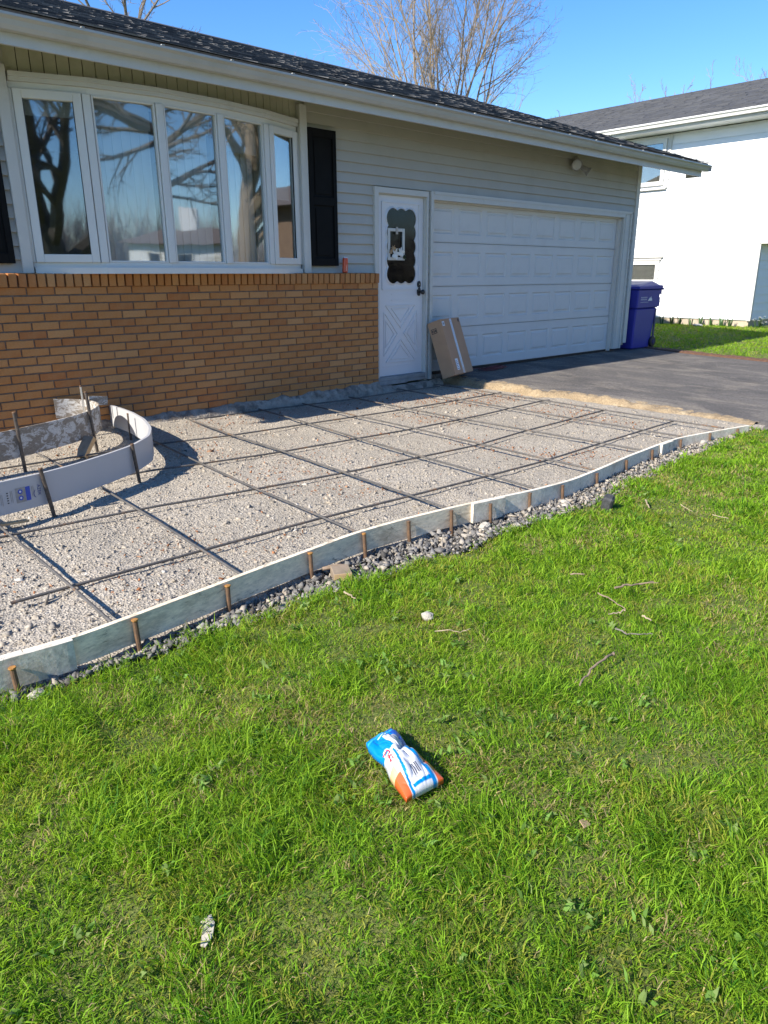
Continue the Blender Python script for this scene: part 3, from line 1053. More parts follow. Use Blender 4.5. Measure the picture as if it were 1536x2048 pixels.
for i, tb in enumerate(tabs):
    g = tab_geo(tb)
    if i in single_set:
        m = MB(); m.add(g, BOXF)
        ob = m.build('shingle', M['shingle'], roof)
        set_tone(ob, [tb[3]] * 8)
    else:
        o0 = len(rest_v); rest_v += g; rest_f += [tuple(q + o0 for q in f) for f in BOXF]; rest_t += [tb[3]] * 8
m = MB(); m.v = rest_v; m.f = rest_f; m.m = [0] * len(rest_f)
ob = m.build('shingle_rest', M['shingle'], roof); set_tone(ob, rest_t); tag(ob, kind='stuff')
m = MB()
x = RX0
while x < RX1:
    m.add([(x, RY - .16, RZ - .045), (x + .15, RY - .16, RZ - .045), (x + .15, RY, RZ + .012), (x, RY, RZ + .012), (x, RY - .16, RZ - .030), (x + .15, RY - .16, RZ - .030), (x + .15, RY, RZ + .032), (x, RY, RZ + .032)], BOXF)
    x += .152
ob = m.build('ridge_cap', M['shingle'], roof); set_tone(ob, [.15] * len(m.v))


# ------------------------------------------------------------------ concrete form around the patio
FT = [(-7.6, -3.86, .035), (-5.60, -3.865, .032), (-5.226, -3.872, .030), (-5.009, -3.898, .028), (-4.76, -3.87, .026), (-4.394, -3.830, .024), (-4.227, -3.805, .022), (-3.93, -3.773, .020), (-3.574, -3.737, .020),
      (-3.273, -3.752, .020), (-2.972, -3.780, .018), (-2.782, -3.803, .015), (-2.654, -3.82, .012), (-2.27, -3.858, .0), (-1.894, -3.858, -.015), (-1.451, -3.815, -.02),
      (-1.034, -3.765, -.022), (-.694, -3.74, -.025), (-.473, -3.722, -.027), (-.151, -3.712, -.03), (.2, -3.762, -.034), (.62, -3.83, -.040), (.85, -3.872, -.044)]
FA = np.array(FT)


def smooth_path(A, step=.04):
    s = np.concatenate([[0], np.cumsum(np.linalg.norm(np.diff(A[:, :2], axis=0), axis=1))])
    n = int(s[-1] / step); u = np.linspace(0, s[-1], n)
    out = np.stack([np.interp(u, s, A[:, i]) for i in range(A.shape[1])], 1)
    k = 9; ker = np.hanning(k + 2)[1:-1]; ker /= ker.sum()
    pad = np.concatenate([np.repeat(out[:1], k // 2, 0), out, np.repeat(out[-1:], k // 2, 0)])
    return np.stack([np.convolve(pad[:, i], ker, 'valid') for i in range(A.shape[1])], 1)


FP = smooth_path(FA)


def path_at_x(x):
    return np.array([x, np.interp(x, FP[:, 0], FP[:, 1]), np.interp(x, FP[:, 0], FP[:, 2])])


def ribbon(P, h, th, side=1, jitter=0):
    """upright board along a path (x, y, ztop); th towards `side` of the path (+1 = left of travel)"""
    P = np.asarray(P, float)
    T = np.gradient(P[:, :2], axis=0); T /= np.linalg.norm(T, axis=1)[:, None]
    N = np.stack([-T[:, 1], T[:, 0]], 1) * side
    n = len(P)
    vs = []
    for i in range(n):
        x, y, z = P[i]
        hh = h if not hasattr(h, '__len__') else h[i]
        a = (x, y); b = (x + N[i, 0] * th, y + N[i, 1] * th)
        vs += [(a[0], a[1], z - hh), (b[0], b[1], z - hh), (b[0], b[1], z), (a[0], a[1], z)]
    fs = []
    for i in range(n - 1):
        for k in range(4):
            k2 = (k + 1) % 4
            fs.append((i * 4 + k, i * 4 + k2, (i + 1) * 4 + k2, (i + 1) * 4 + k))
    fs += [(3, 2, 1, 0), tuple((n - 1) * 4 + k for k in range(4))]
    m = MB(); m.add(vs, fs)
    return m


def sub_path(x0, x1):
    q = FP[(FP[:, 0] > x0) & (FP[:, 0] < x1)]
    return np.concatenate([[path_at_x(x0)], q, [path_at_x(x1)]])


FORM_G = 'boards of the patio edge form'
for x0, x1, mt, lb in ((-7.55, -5.16, 'form_clean', 'white form board running out of the left edge of the picture beside the lawn'),
                       (-5.155, -2.72, 'form_board', 'long cement smeared form board between the gravel and the near lawn'),
                       (-2.715, -.47, 'form_clean', 'curved white form board behind the small black block on the lawn'),
                       (-.465, .83, 'form_clean', 'short white form board whose end meets the asphalt drive')):
    m = ribbon(sub_path(x0, x1), .108, .022, 1)
    tag(m.build('form_board', M[mt], origin=tuple(path_at_x((x0 + x1) / 2)[:2]) + (-.1,)), lb, 'form board', FORM_G)
for x0, x1, lb in ((-5.62, -5.005, 'dirty white splice cleat over the left joint of the form boards'),
                   (-2.80, -2.555, 'pale splice cleat over the middle joint of the form boards'),
                   (-.50, -.30, 'pale splice cleat over the joint nearest the asphalt drive')):
    P = sub_path(x0, x1); P[:, 2] += .002
    m = ribbon(P, .112, .020, -1)
    tag(m.build('splice_cleat', M['cleat'], origin=tuple(path_at_x((x0 + x1) / 2)[:2]) + (-.1,)), lb, 'cleat', 'splice cleats')

STK = [(-5.205, 'leftmost rusty form stake, with an orange head, by the picture edge'), (-4.775, 'rusty form stake with orange head, second from the left'),
       (-4.358, 'rusty form stake with orange head, third from the left'), (-3.895, 'rusty form stake above the dark trench stones, fourth from the left'),
       (-3.545, 'rusty form stake just behind the cut wood block'), (-3.252, 'rusty form stake, second to the right of the wood block'),
       (-2.955, 'rusty form stake just left of the middle splice cleat'), (-2.69, 'rusty form stake standing in front of the middle splice cleat'),
       (-2.345, 'rusty form stake just right of the middle splice cleat'), (-2.02, 'rusty form stake behind the black block, on its left side'),
       (-1.58, 'rusty form stake right behind the black block'), (-1.105, 'rusty form stake, fifth from the asphalt drive'),
       (-.665, 'rusty form stake, fourth from the asphalt drive'), (-.165, 'rusty form stake by the cleat nearest the drive'),
       (.245, 'rusty form stake, second from the asphalt drive'), (.64, 'rusty form stake closest to the asphalt drive')]
for i, (x, lb) in enumerate(STK):
    q = path_at_x(x)
    cl = any(a <= x <= b for a, b in ((-5.62, -5.005), (-2.80, -2.555), (-.50, -.30)))
    y = q[1] - .0135 - (.021 if cl else 0)
    zt = q[2] + random.uniform(-.012, -.002)
    if i == 0: zt -= .02
    root = empty('form_stake', (x, y, -.2), lb, 'stake', 'stakes along the patio form')
    lean = Vector((random.uniform(-.012, .012), random.uniform(-.012, -.002), 0))
    m = MB()
    top = Vector((x, y, zt)); bot = Vector((x, y, -.22)) + lean
    path = [bot + (top - bot) * a for a in (0, .3, .6, .9, .97)]
    m.tube(path, [.0095, .0095, .0098, .0095, .0095], 10)
    m.build('rod', M['stake'], root)
    m = MB()
    d = (top - bot).normalized()
    m.tube([top - d * .008, top - d * .003, top], [.0105, .0130, .0120] if i < 4 else [.0098, .0108, .0096], 10)
    m.build('struck_head', M['stake_head'] if i < 5 else M['stake'], root)

# ------------------------------------------------------------------ rebar grid
def rebar(pts, r, name, lb, grp, seed):
    rr = random.Random(seed)
    A = np.array(pts, float)
    s = np.concatenate([[0], np.cumsum(np.linalg.norm(np.diff(A, axis=0), axis=1))])
    step = .0065
    n = int(s[-1] / step)
    u = np.linspace(0, s[-1], n)
    ker = np.hanning(43)[1:-1]; ker /= ker.sum()
    P = np.stack([np.interp(u, s, A[:, i]) for i in range(3)], 1)
    pad = np.concatenate([np.repeat(P[:1], 20, 0), P, np.repeat(P[-1:], 20, 0)])
    P = np.stack([np.convolve(pad[:, i], ker, 'valid') for i in range(3)], 1)
    T = np.gradient(P, axis=0); T /= np.linalg.norm(T, axis=1)[:, None]
    Aa = np.cross(T, [0, 0, 1]); Aa /= np.linalg.norm(Aa, axis=1)[:, None]
    Bb = np.cross(T, Aa)
    sides = 6
    rad = np.where(np.arange(n) % 2 == 0, r * 1.10, r * .90)
    w = 2 * np.pi * np.arange(sides) / sides
    V = P[:, None, :] + rad[:, None, None] * (Aa[:, None, :] * np.cos(w)[None, :, None] + Bb[:, None, :] * np.sin(w)[None, :, None])
    V = V.reshape(-1, 3)
    i = np.arange(n - 1)[:, None] * sides; k = np.arange(sides)[None, :]; k2 = (k + 1) % sides
    Qf = np.stack([i + k, i + k2, i + sides + k2, i + sides + k], -1).reshape(-1, 4)
    o0 = A[len(A) // 2]
    ob = np_mesh(name, V - o0, None, M['rebar'], quads=Qf)
    ob.location = o0
    return tag(ob, lb, 'rebar', grp)


LX = 'rebar running along the house'
CX = 'rebar running out from the house'
zr = -.068
rows = [([(-7, -.12), (-2.84, -.10), (-1.72, -.12), (-.66, -.235), (.16, -.215), (.80, -.235)], 'long dark bar nearest the brick wall, lying on the gravel'),
        ([(-7, -.72), (-3.19, -.82), (-2.6, -.945), (-1.79, -.99), (-.66, -1.07), (.1, -1.09), (.92, -1.08)], 'long bar, second from the brick wall, crossing the eave shadow'),
        ([(-7, -1.50), (-3.62, -1.60), (-3.27, -1.67), (-2.66, -1.74), (-1.94, -1.80), (-1.3, -1.835), (-.35, -1.82), (.68, -1.76), (.9, -1.76)], 'long bar in the middle of the grid, third from the brick wall'),
        ([(-6.8, -2.28), (-4.74, -2.33), (-4.0, -2.395), (-3.35, -2.49), (-2.72, -2.56), (-2.0, -2.61), (-1.35, -2.64), (-.7, -2.59), (.03, -2.56), (.80, -2.50)], 'long rust orange bar, fourth from the brick wall'),
        ([(-5.03, -3.205), (-4.8, -3.21), (-4.14, -3.216), (-3.43, -3.235), (-2.77, -3.275), (-2.08, -3.305), (-1.42, -3.312), (-.66, -3.295), (.6, -3.26), (.72, -3.255)], 'long bar farthest from the brick wall, nearest the lawn')]
for i, (pp, lb) in enumerate(rows):
    rebar([(x, y, zr + random.uniform(-.004, .004)) for x, y in pp], 0.0070, 'rebar', lb, LX, i)
zc = zr + .0155
cols = [([(-4.757, -.4), (-4.757, -2.18), (-4.764, -2.64), (-4.777, -3.2), (-4.797, -3.78)], 'leftmost cross bar with a rust streak, ending at the near form'),
        ([(-4.03, -.5), (-4.059, -1.8), (-4.074, -2.08), (-4.106, -2.656), (-4.142, -3.2), (-4.18, -3.70)], 'cross bar coming out from under the white curved board'),
        ([(-3.15, -.25), (-3.199, -.86), (-3.288, -1.69), (-3.361, -2.48), (-3.405, -3.18), (-3.44, -3.64)], 'cross bar starting at the right tip of the white curved board'),
        ([(-2.52, .0), (-2.605, -.96), (-2.646, -1.71), (-2.705, -2.54), (-2.764, -3.25), (-2.81, -3.69)], 'fourth cross bar from the left, just right of the board shadow'),
        ([(-1.74, -.08), (-1.84, -1.01), (-1.936, -1.8), (-2.015, -2.6), (-2.055, -3.24), (-2.11, -3.79)], 'fifth cross bar, in the middle of the gravel pad'),
        ([(-1.222, -.12), (-1.29, -1.02), (-1.32, -1.86), (-1.375, -2.59), (-1.42, -3.3), (-1.435, -3.76)], 'sixth cross bar, fourth from the asphalt drive'),
        ([(-.613, -.15), (-.66, -1.08), (-.695, -1.84), (-.67, -2.56), (-.662, -3.29), (-.658, -3.69)], 'seventh cross bar, third from the asphalt drive'),
        ([(.19, -.08), (.13, -1.04), (.10, -1.76), (.055, -2.55), (.036, -3.3), (.02, -3.69)], 'eighth cross bar, second from the asphalt drive'),
        ([(.80, -.10), (.78, -.73), (.724, -1.71), (.671, -2.5), (.632, -3.22), (.605, -3.76)], 'cross bar closest to the asphalt drive, along the sand shoulder')]
for i, (pp, lb) in enumerate(cols):
    rebar([(x, y, zc + random.uniform(-.003, .003)) for x, y in pp], 0.0070, 'rebar', lb, CX, 20 + i)

# ------------------------------------------------------------------ curved forms round the planting bed
AZ = np.array([(-6.6, -2.28, .165), (-5.6, -2.22, .163), (-4.99, -2.14, .160), (-4.693, -2.085, .158), (-4.441, -2.030, .156), (-4.242, -1.955, .155), (-3.967, -1.815, .154), (-3.76, -1.69, .153), (-3.54, -1.475, .152), (-3.40, -1.21, .152),
               (-3.285, -.86, .152), (-3.22, -.50, .152), (-3.20, -.20, .152), (-3.20, -.02, .152)])
AZP = smooth_path(AZ, .03)
AZP[-1] = (-3.20, -.012, .152)
azb = ribbon(AZP, .185, .019, 1)
az = azb.build('white_plastic_form', M['azek'], origin=(-3.8, -1.7, -.1))
tag(az, 'clean white curved plastic trim board with blue printed label, on edge above gravel', 'trim board')

# printing on the white board: runs along it, letters turned on their side
def text_mesh(s, size, mat, name='lettering'):
    cu = bpy.data.curves.new('txt', 'FONT'); cu.body = s; cu.size = size; cu.align_x = 'LEFT'; cu.align_y = 'BOTTOM'
    to = bpy.data.objects.new('txt', cu); COL.objects.link(to)
    bpy.context.view_layer.update()
    me = bpy.data.meshes.new_from_object(to.evaluated_get(bpy.context.evaluated_depsgraph_get()))
    bpy.data.objects.remove(to); bpy.data.curves.remove(cu)
    vs = [tuple(q.co) for q in me.vertices]; fs = [tuple(p.vertices) for p in me.polygons]
    bpy.data.meshes.remove(me)
    return vs, fs


def az_frame(x):
    i = int(np.argmin(abs(AZP[:, 0] - x)))
    T = AZP[min(i + 1, len(AZP) - 1)] - AZP[i - 1]; T[2] = 0; T /= np.linalg.norm(T)
    y = np.interp(x, AZP[:300, 0], AZP[:300, 1])
    return Vector((x, y, AZP[i, 2])), Vector(T), Vector((T[1], -T[0], 0))


def az_pt(x, h, out=.0012):
    o_, T, N = az_frame(x)
    return o_ + N * out + Vector((0, 0, h))


def az_rect(x0, x1, h0, h1, mat, name, out=.0012):
    m = MB()
    n = 6
    vs = []
    for i in range(n + 1):
        x = x0 + (x1 - x0) * i / n
        vs += [az_pt(x, h0, out), az_pt(x, h1, out)]
    m.add(vs, [(2 * i, 2 * i + 2, 2 * i + 3, 2 * i + 1) for i in range(n)])
    return m.build(name, mat, az)


def az_text(s, size, x, h, mat, out=.0016):
    """reads from the top of the board downwards"""
    vs, fs = text_mesh(s, size, mat)
    m = MB()
    m.add([az_pt(x + q[1], h - q[0], out) for q in vs], fs)
    m.build('lettering', mat, az)


az_text('AZEK', .026, -4.505, -.058, M['print_navy'])
m = MB(); m.add([az_pt(-4.512 + .010 * math.sin(a * math.pi) * -1, -.085 - .045 * a, .0016) for a in np.linspace(0, 1, 9)] + [az_pt(-4.516 + .010 * math.sin(a * math.pi) * -1, -.085 - .045 * a, .0016) for a in np.linspace(0, 1, 9)],
               [(i, i + 1, 10 + i, 9 + i) for i in range(8)])
m.build('swoosh', M['print_navy'], az)
az_rect(-4.568, -4.542, -.135, -.055, M['print_blue'], 'blue_band')
az_rect(-4.625, -4.5685, -.138, -.053, M['print_grey'], 'photo_print')
for hh in (-.076, -.112):
    m = MB()
    m.add([az_pt(-4.598 + .0135 * math.cos(w), hh + .0135 * math.sin(w), .0018) for w in np.linspace(0, 2 * math.pi, 17)[:-1]], [tuple(range(16))])
    m.build('print_badge', M['print_blue'], az)
    m = MB()
    m.add([az_pt(-4.598 + .006 * math.cos(w), hh + .006 * math.sin(w), .0021) for w in np.linspace(0, 2 * math.pi, 13)[:-1]], [tuple(range(12))])
    m.build('print_badge', M['print_white'], az)
for xx, h0, h1 in ((-4.525, -.125, -.058), (-4.533, -.118, -.06), (-4.645, -.13, -.062), (-4.653, -.125, -.06), (-4.70, -.135, -.07), (-4.708, -.128, -.068)):
    az_rect(xx, xx + .003, h0, h1, M['print_grey'], 'small_print', .0014)
for i in range(5):
    az_rect(-4.674, -4.665, -.072 - i * .014, -.066 - i * .014, M['print_black'], 'small_print', .0014)
for i in range(7):
    az_rect(-4.730, -4.722, -.062 - i * .011, -.057 - i * .011, M['print_navy'], 'small_print', .0014)
az_rect(-4.80, -4.742, -.135, -.058, M['print_blue'], 'blue_band')
m = MB(); m.add([az_pt(-4.771 + .008 * math.cos(w), -.112 + .008 * math.sin(w), .0018) for w in np.linspace(0, 2 * math.pi, 13)[:-1]], [tuple(range(12))]); m.build('print_badge', M['print_white'], az)

# plywood strip bent to the inner curve, ends run back to the wall
PL = np.array([(-6.4, -1.20, .20), (-5.4, -1.12, .205), (-4.75, -1.03, .208), (-4.351, -.93, .21), (-4.218, -.885, .212), (-3.968, -.79, .214), (-3.76, -.69, .217), (-3.56, -.545, .222), (-3.44, -.38, .226), (-3.41, -.24, .230),
               (-3.46, -.12, .240), (-3.56, -.065, .250), (-3.66, -.045, .258), (-3.70, -.040, .262)])
PLP = smooth_path(PL, .02)
hts = np.interp(np.arange(len(PLP)), [0, len(PLP) * .8, len(PLP) - 1], [.20, .20, .16])
ply = ribbon(PLP, hts, .010, 1).build('plywood_form', M['plywood'], origin=(-4, -.8, -.1))
tag(ply, 'bent weathered plywood strip with flaking white paint, curving back to the brick wall', 'form board')
m = MB(); m.obox(Matrix.Translation((-3.33, -.07, .21)) @ Matrix.Rotation(.12, 4, 'Y'), .16, .012, .075)
tag(m.build('plywood_offcut', M['plywood'], origin=(-3.33, -.05, .1)), 'small grey plywood scrap behind the bent strip by the wall', 'plywood')


def round_stake(base, top, r, lb, mat='dark_stake', grp='tall stakes of the planting bed forms'):
    root = empty('round_stake', base, lb, 'stake', grp)
    b = Vector(base); tp = Vector(top); d = tp - b
    m = MB(); m.tube([b - d * .1, b + d * .25, b + d * .5, b + d * .8, tp - d.normalized() * .01], [r, r, r * 1.02, r, r], 12); m.build('rod', M[mat], root)
    m = MB(); m.tube([tp - d.normalized() * .010, tp - d.normalized() * .004, tp], [r * 1.02, r * 1.16, r * 1.05], 12); m.build('struck_head', M['stake'], root)


o_, T_, N_ = az_frame(-4.47); q = o_ + N_ * .013
round_stake((q.x + .03, q.y - .012, -.1), (q.x - .004, q.y, .190), .0115, 'dark steel stake in front of the white board, beside the blue label')
o_, T_, N_ = az_frame(-3.79); q = o_ + N_ * .013
round_stake((q.x + .02, q.y - .006, -.1), (q.x, q.y, .168), .0115, 'dark steel stake in front of the white board, near its right bend')
round_stake((-3.232, -.42, -.1), (-3.236, -.43, .135), .0105, 'short stake inside the right bend of the white board')
round_stake((-4.235, -.925, -.1), (-4.245, -.918, .335), .0125, 'tall dark stake in front of the plywood strip, at the left edge')
round_stake((-3.60, -.62, -.1), (-3.625, -.60, .375), .0115, 'tall dark stake in front of the plywood strip, at its right bend')
round_stake((-3.49, -.175, -.1), (-3.50, -.17, .365), .009, 'pale thin stake sticking up behind the plywood strip by the wall', 'can_metal')

# wooden prop and scraps inside the bed
root = empty('wooden_prop', (-3.76, -.72, -.1), 'short lumber prop leaning under the plywood strip', 'lumber')
m = MB(); Mx = Matrix.Translation((-3.735, -.74, -.025)) @ Matrix.Rotation(.55, 4, 'Z') @ Matrix.Rotation(-.75, 4, 'Y')
m.obox(Mx, .19, .085, .038); m.build('stud', M['grey_wood'], root, bevel=.002)
m = MB(); m.obox(Mx @ Matrix.Translation((0, -.0455, 0)), .185, .004, .037); m.build('sawn_face', M['cut_wood'], root)
m = MB(); m.obox(Matrix.Translation((-3.42, -.80, -.078)) @ Matrix.Rotation(.35, 4, 'Z'), .34, .045, .018)
tag(m.build('lumber_strip', M['cut_wood'], origin=(-3.42, -.80, -.09)), 'pale wood strip lying behind the white curved board', 'lumber')
m = MB(); m.obox(Matrix.Translation((-4.67, -2.10, -.075)) @ Matrix.Rotation(.25, 4, 'Z') @ Matrix.Rotation(.12, 4, 'Y'), .17, .035, .012)
tag(m.build('wood_splinter', M['cut_wood'], origin=(-4.67, -2.10, -.085)), 'orange wood splinter lying under the white board at the left edge', 'wood scrap')


# ------------------------------------------------------------------ loose stones
STONE_F = np.array([(0, 2, 4), (2, 1, 4), (1, 3, 4), (3, 0, 4), (2, 0, 5), (1, 2, 5), (3, 1, 5), (0, 3, 5)])
OCTV = np.array([(1, 0, 0), (-1, 0, 0), (0, 1, 0), (0, -1, 0), (0, 0, 1), (0, 0, -1)], float) * 1.15


def stones(name, px, py, pz, size, cols, flat=.75, seed=1):
    rg = np.random.default_rng(seed)
    n = len(px)
    Vv = OCTV[None] * rg.uniform(.65, 1.25, (n, 6, 1)) + rg.normal(0, .40, (n, 6, 3))
    Vv *= np.stack([rg.uniform(.7, 1.3, n), rg.uniform(.6, 1.0, n), rg.uniform(.45, .9, n) * flat], 1)[:, None, :]
    q = rg.normal(size=(n, 4)); q[:, 1:3] *= .45; q /= np.linalg.norm(q, axis=1)[:, None]
    w, x, y, z = q.T
    R = np.stack([np.stack([1 - 2 * (y * y + z * z), 2 * (x * y - z * w), 2 * (x * z + y * w)], -1),
                  np.stack([2 * (x * y + z * w), 1 - 2 * (x * x + z * z), 2 * (y * z - x * w)], -1),
                  np.stack([2 * (x * z - y * w), 2 * (y * z + x * w), 1 - 2 * (x * x + y * y)], -1)], -2)
    Vv = np.einsum('nij,nkj->nki', R, Vv) * size[:, None, None]
    Vv += np.stack([px, py, pz], 1)[:, None, :]
    F = (np.arange(n)[:, None, None] * 6 + STONE_F[None]).reshape(-1, 3)
    C = np.repeat(cols, 6, axis=0)
    return np_mesh(name, Vv.reshape(-1, 3), F, M['stone'], colors=C)


def stone_colors(n, rg, tan=.5, reddish=None):
    base = np.array([.365, .31, .24])
    grey = np.array([.325, .29, .24])
    k = rg.random(n)[:, None]
    c = base * (1 - k) + grey * k
    c *= rg.normal(1.0, .11, n)[:, None].clip(.45, 1.6)
    wht = rg.random(n) < .02; c[wht] = np.array([.50, .46, .40]) * rg.uniform(.8, 1.1, wht.sum())[:, None]
    drk = rg.random(n) < .04; c[drk] = np.array([.15, .145, .14]) * rg.uniform(.7, 1.3, drk.sum())[:, None]
    if reddish is not None:
        rd = rg.random(n) < reddish
        c[rd] = np.array([.30, .17, .10]) * rg.uniform(.7, 1.25, rd.sum())[:, None]
    return c


rg = np.random.default_rng(5)
N = 92000
px = rg.uniform(-6.2, 1.08, N); py = rg.uniform(-3.80, -.03, N)
dist = np.hypot(px - CAM_POS.x, py - CAM_POS.y)
keep = rg.random(N) < np.clip(1.25 - dist * .07, .45, 1) * np.clip(.35 + (vnoise(px, py, 1.6, 35) * .6 + vnoise(px, py, 5, 36) * .4) * 1.15, .3, 1)
keep &= py > np.interp(px, FP[:, 0], FP[:, 1]) + .03
px, py, dist = px[keep], py[keep], dist[keep]
n = len(px)
coarse = np.clip(vnoise(px, py, .9, 31) * 1.2 + np.interp(px, [-5, -2], [.45, 0]) - .25, 0, 1)
size = rg.lognormal(np.log(.0036), .50, n) * (1 + .55 * coarse) * (1 + dist * .012)
size = np.clip(size, .0024, .017)
big = rg.random(n) < .008 * (.4 + coarse); size[big] = rg.uniform(.013, .024, big.sum())
red = np.clip((vnoise(px, py, 2.4, 33) - .60) * 1.2, 0, .3) * np.interp(px, [-4, -.5], [.4, 1.5])
col = stone_colors(n, rg, .5, red)
o = stones('gravel', px, py, bed_z(px, py) - size * .12, size, col, .75, 6)
tag(o, 'pale crushed limestone spread over the patio base', 'gravel', kind='stuff')

# darker, larger stone in the trench outside the form
N = 9000
px = rg.uniform(-6.0, 1.05, N)
e0 = np.interp(px, FP[:, 0], FP[:, 1]) + .0; e1 = grass_edge(px) - .03
a = rg.random(N)
py = e0 + (e1 - e0) * a
zz = -.126 + .022 * rg.random(N) + .02 * a ** 2
size = rg.lognormal(np.log(.0108), .45, N).clip(.004, .024) * np.interp(px, [-5, -2.5, -1.5, 1], [1.05, 1.05, .8, .7])
col = np.array([.165, .155, .142]) * rg.normal(1, .32, N)[:, None].clip(.4, 1.9)
lim = rg.random(N) < np.interp(px, [-5, -2.6, -1.8, 1], [.18, .22, .5, .65]); col[lim] = stone_colors(lim.sum(), rg)
o = stones('trench_stone', px, py, zz, size, col, .85, 8)
tag(o, 'dark grey crushed stone in the trench between form and lawn', 'gravel', kind='stuff')

# dry blossom and leaf litter on the gravel
N = 9000
px = rg.uniform(-5.5, 1.05, N); py = rg.uniform(-3.7, -.2, N)
keep = rg.random(N) < np.clip((vnoise(px, py, 2.4, 33) - .50) * 3.2, 0, 1) * np.interp(px, [-5, -2, 0, 1], [.25, .45, .9, 1.0]) + .02
keep &= py > np.interp(px, FP[:, 0], FP[:, 1]) + .05
px, py = px[keep], py[keep]; n = len(px)
col = np.array([.30, .125, .055]) * rg.uniform(.6, 1.4, n)[:, None]
o = stones('leaf_litter', px, py, bed_z(px, py) + .012, rg.uniform(.004, .010, n), col, .28, 9)
tag(o, 'red brown blossom litter drifted over the gravel', 'litter', kind='stuff')


# ------------------------------------------------------------------ grass
def blades(name, px, py, pz, length, width, lean_dir, lean, cols, mat=M['grass'], seed=1, single=False):
    rg = np.random.default_rng(seed)
    n = len(px)
    az_ = rg.uniform(0, 2 * np.pi, n)
    wx, wy = np.cos(az_), np.sin(az_)
    dx, dy = np.cos(lean_dir), np.sin(lean_dir)
    base = np.stack([px, py, pz - .006], 1)
    side = np.stack([wx, wy, np.zeros(n)], 1) * (width / 2)[:, None]
    m_l = np.stack([dx * np.sin(lean * .45), dy * np.sin(lean * .45), np.cos(lean * .45)], 1) * (length * .55)[:, None]
    t_l = m_l + np.stack([dx * np.sin(lean * 1.25), dy * np.sin(lean * 1.25), np.cos(lean * 1.25)], 1) * (length * .5)[:, None]
    if single:
        V = np.empty((n, 3, 3))
        V[:, 0] = base - side; V[:, 1] = base + side; V[:, 2] = base + t_l
        F = np.arange(n * 3).reshape(-1, 3)
        return np_mesh(name, V.reshape(-1, 3), F, mat, colors=np.repeat(cols, 3, axis=0), smooth=True)
    V = np.empty((n, 5, 3))
    V[:, 0] = base - side * .8; V[:, 1] = base + side * .8
    V[:, 2] = base + m_l - side; V[:, 3] = base + m_l + side
    V[:, 4] = base + t_l
    F = np.array([(0, 1, 3), (0, 3, 2), (2, 3, 4)])
    F = (np.arange(n)[:, None, None] * 5 + F[None]).reshape(-1, 3)
    return np_mesh(name, V.reshape(-1, 3), F, mat, colors=np.repeat(cols, 5, axis=0), smooth=True)


def grass_field(name, x0, x1, y0, y1, n, dens, region, wmul, lmul, seed, lab, single=False):
    rg = np.random.default_rng(seed)
    px = rg.uniform(x0, x1, n); py = rg.uniform(y0, y1, n)
    k = region(px, py) & (rg.random(n) < dens(px, py))
    px, py = px[k], py[k]
    clump = vnoise(px, py, 5.0, 41) * .6 + vnoise(px, py, 13, 42) * .4
    thin = vnoise(px, py, 2.6, 43) * .40 + vnoise(px, py, 8.0, 44) * .60
    k = (rg.random(len(px)) < .93) if single else rg.random(len(px)) < np.clip(1.30 - np.clip((thin - .55) * 2.2, 0, .6), .8, 1)
    px, py, clump, thin = px[k], py[k], clump[k], thin[k]
    n = len(px)
    d = np.hypot(px - CAM_POS.x, py - CAM_POS.y)
    wide = np.clip(d / 2.4, 1, 3.2) * wmul
    L = (.034 + .048 * np.clip((clump - .30) * 2.0, 0, 1)) * rg.uniform(.65, 1.35, n) * lmul
    W = rg.uniform(.0018, .0034, n) * wide
    ld = vnoise(px, py, 6.0, 45) * 5 * np.pi + rg.normal(0, 1.5, n)
    lean = np.clip(rg.normal(1.12, .30, n), .15, 1.55)
    g1 = np.array([.175, .355, .017]); g2 = np.array([.315, .470, .032]); g3 = np.array([.075, .200, .016])
    u = np.clip(vnoise(px, py, 1.3, 46) * .7 + rg.random(n) * .5 - .1, 0, 1)[:, None]
    c = g1 * (1 - u) + g2 * u
    dk = rg.random(n) < .17; c[dk] = g3
    yel = np.clip((vnoise(px, py, 3.4, 57) * .5 + vnoise(px, py, 11, 58) * .5 - .44) * 4, 0, 1)
    yl = rg.random(n) < yel * .38; c[yl] = np.array([.34, .36, .050])
    L = L * (1 - .35 * yel)
    c *= rg.uniform(.7, 1.25, n)[:, None]
    dead = rg.random(n) < np.clip(.06 + (thin - .52) * 1.5, .04, .42) * (1.3 if single else 1.0)
    c[dead] = np.array([.50, .40, .17]) * rg.uniform(.6, 1.25, dead.sum())[:, None]
    lean[dead] = rg.uniform(1.0, 1.55, dead.sum()); L[dead] *= .8
    o = blades(name, px, py, lawn_z(px, py), L, W, ld, lean, c, seed=seed + 1, single=single)
    return tag(o, lab, 'grass', kind='stuff')


def front_region(px, py):
    return (py < grass_edge(px) + .01) & ~((px > .98) & (px < drive_right(py) + .02))


def front_density(px, py):
    d = np.hypot(px - CAM_POS.x, py - CAM_POS.y)
    # ahead of the lens or off to the side of it
    f = ((px - CAM_POS.x) * CAM_F.x + (py - CAM_POS.y) * CAM_F.y) / np.maximum(d, .01)
    w = np.interp(d, [0, 1.0, 2.0, 3.2, 5, 8], [1, 1, .8, .50, .30, .17])
    return w * np.where(f > .35, 1, .18)


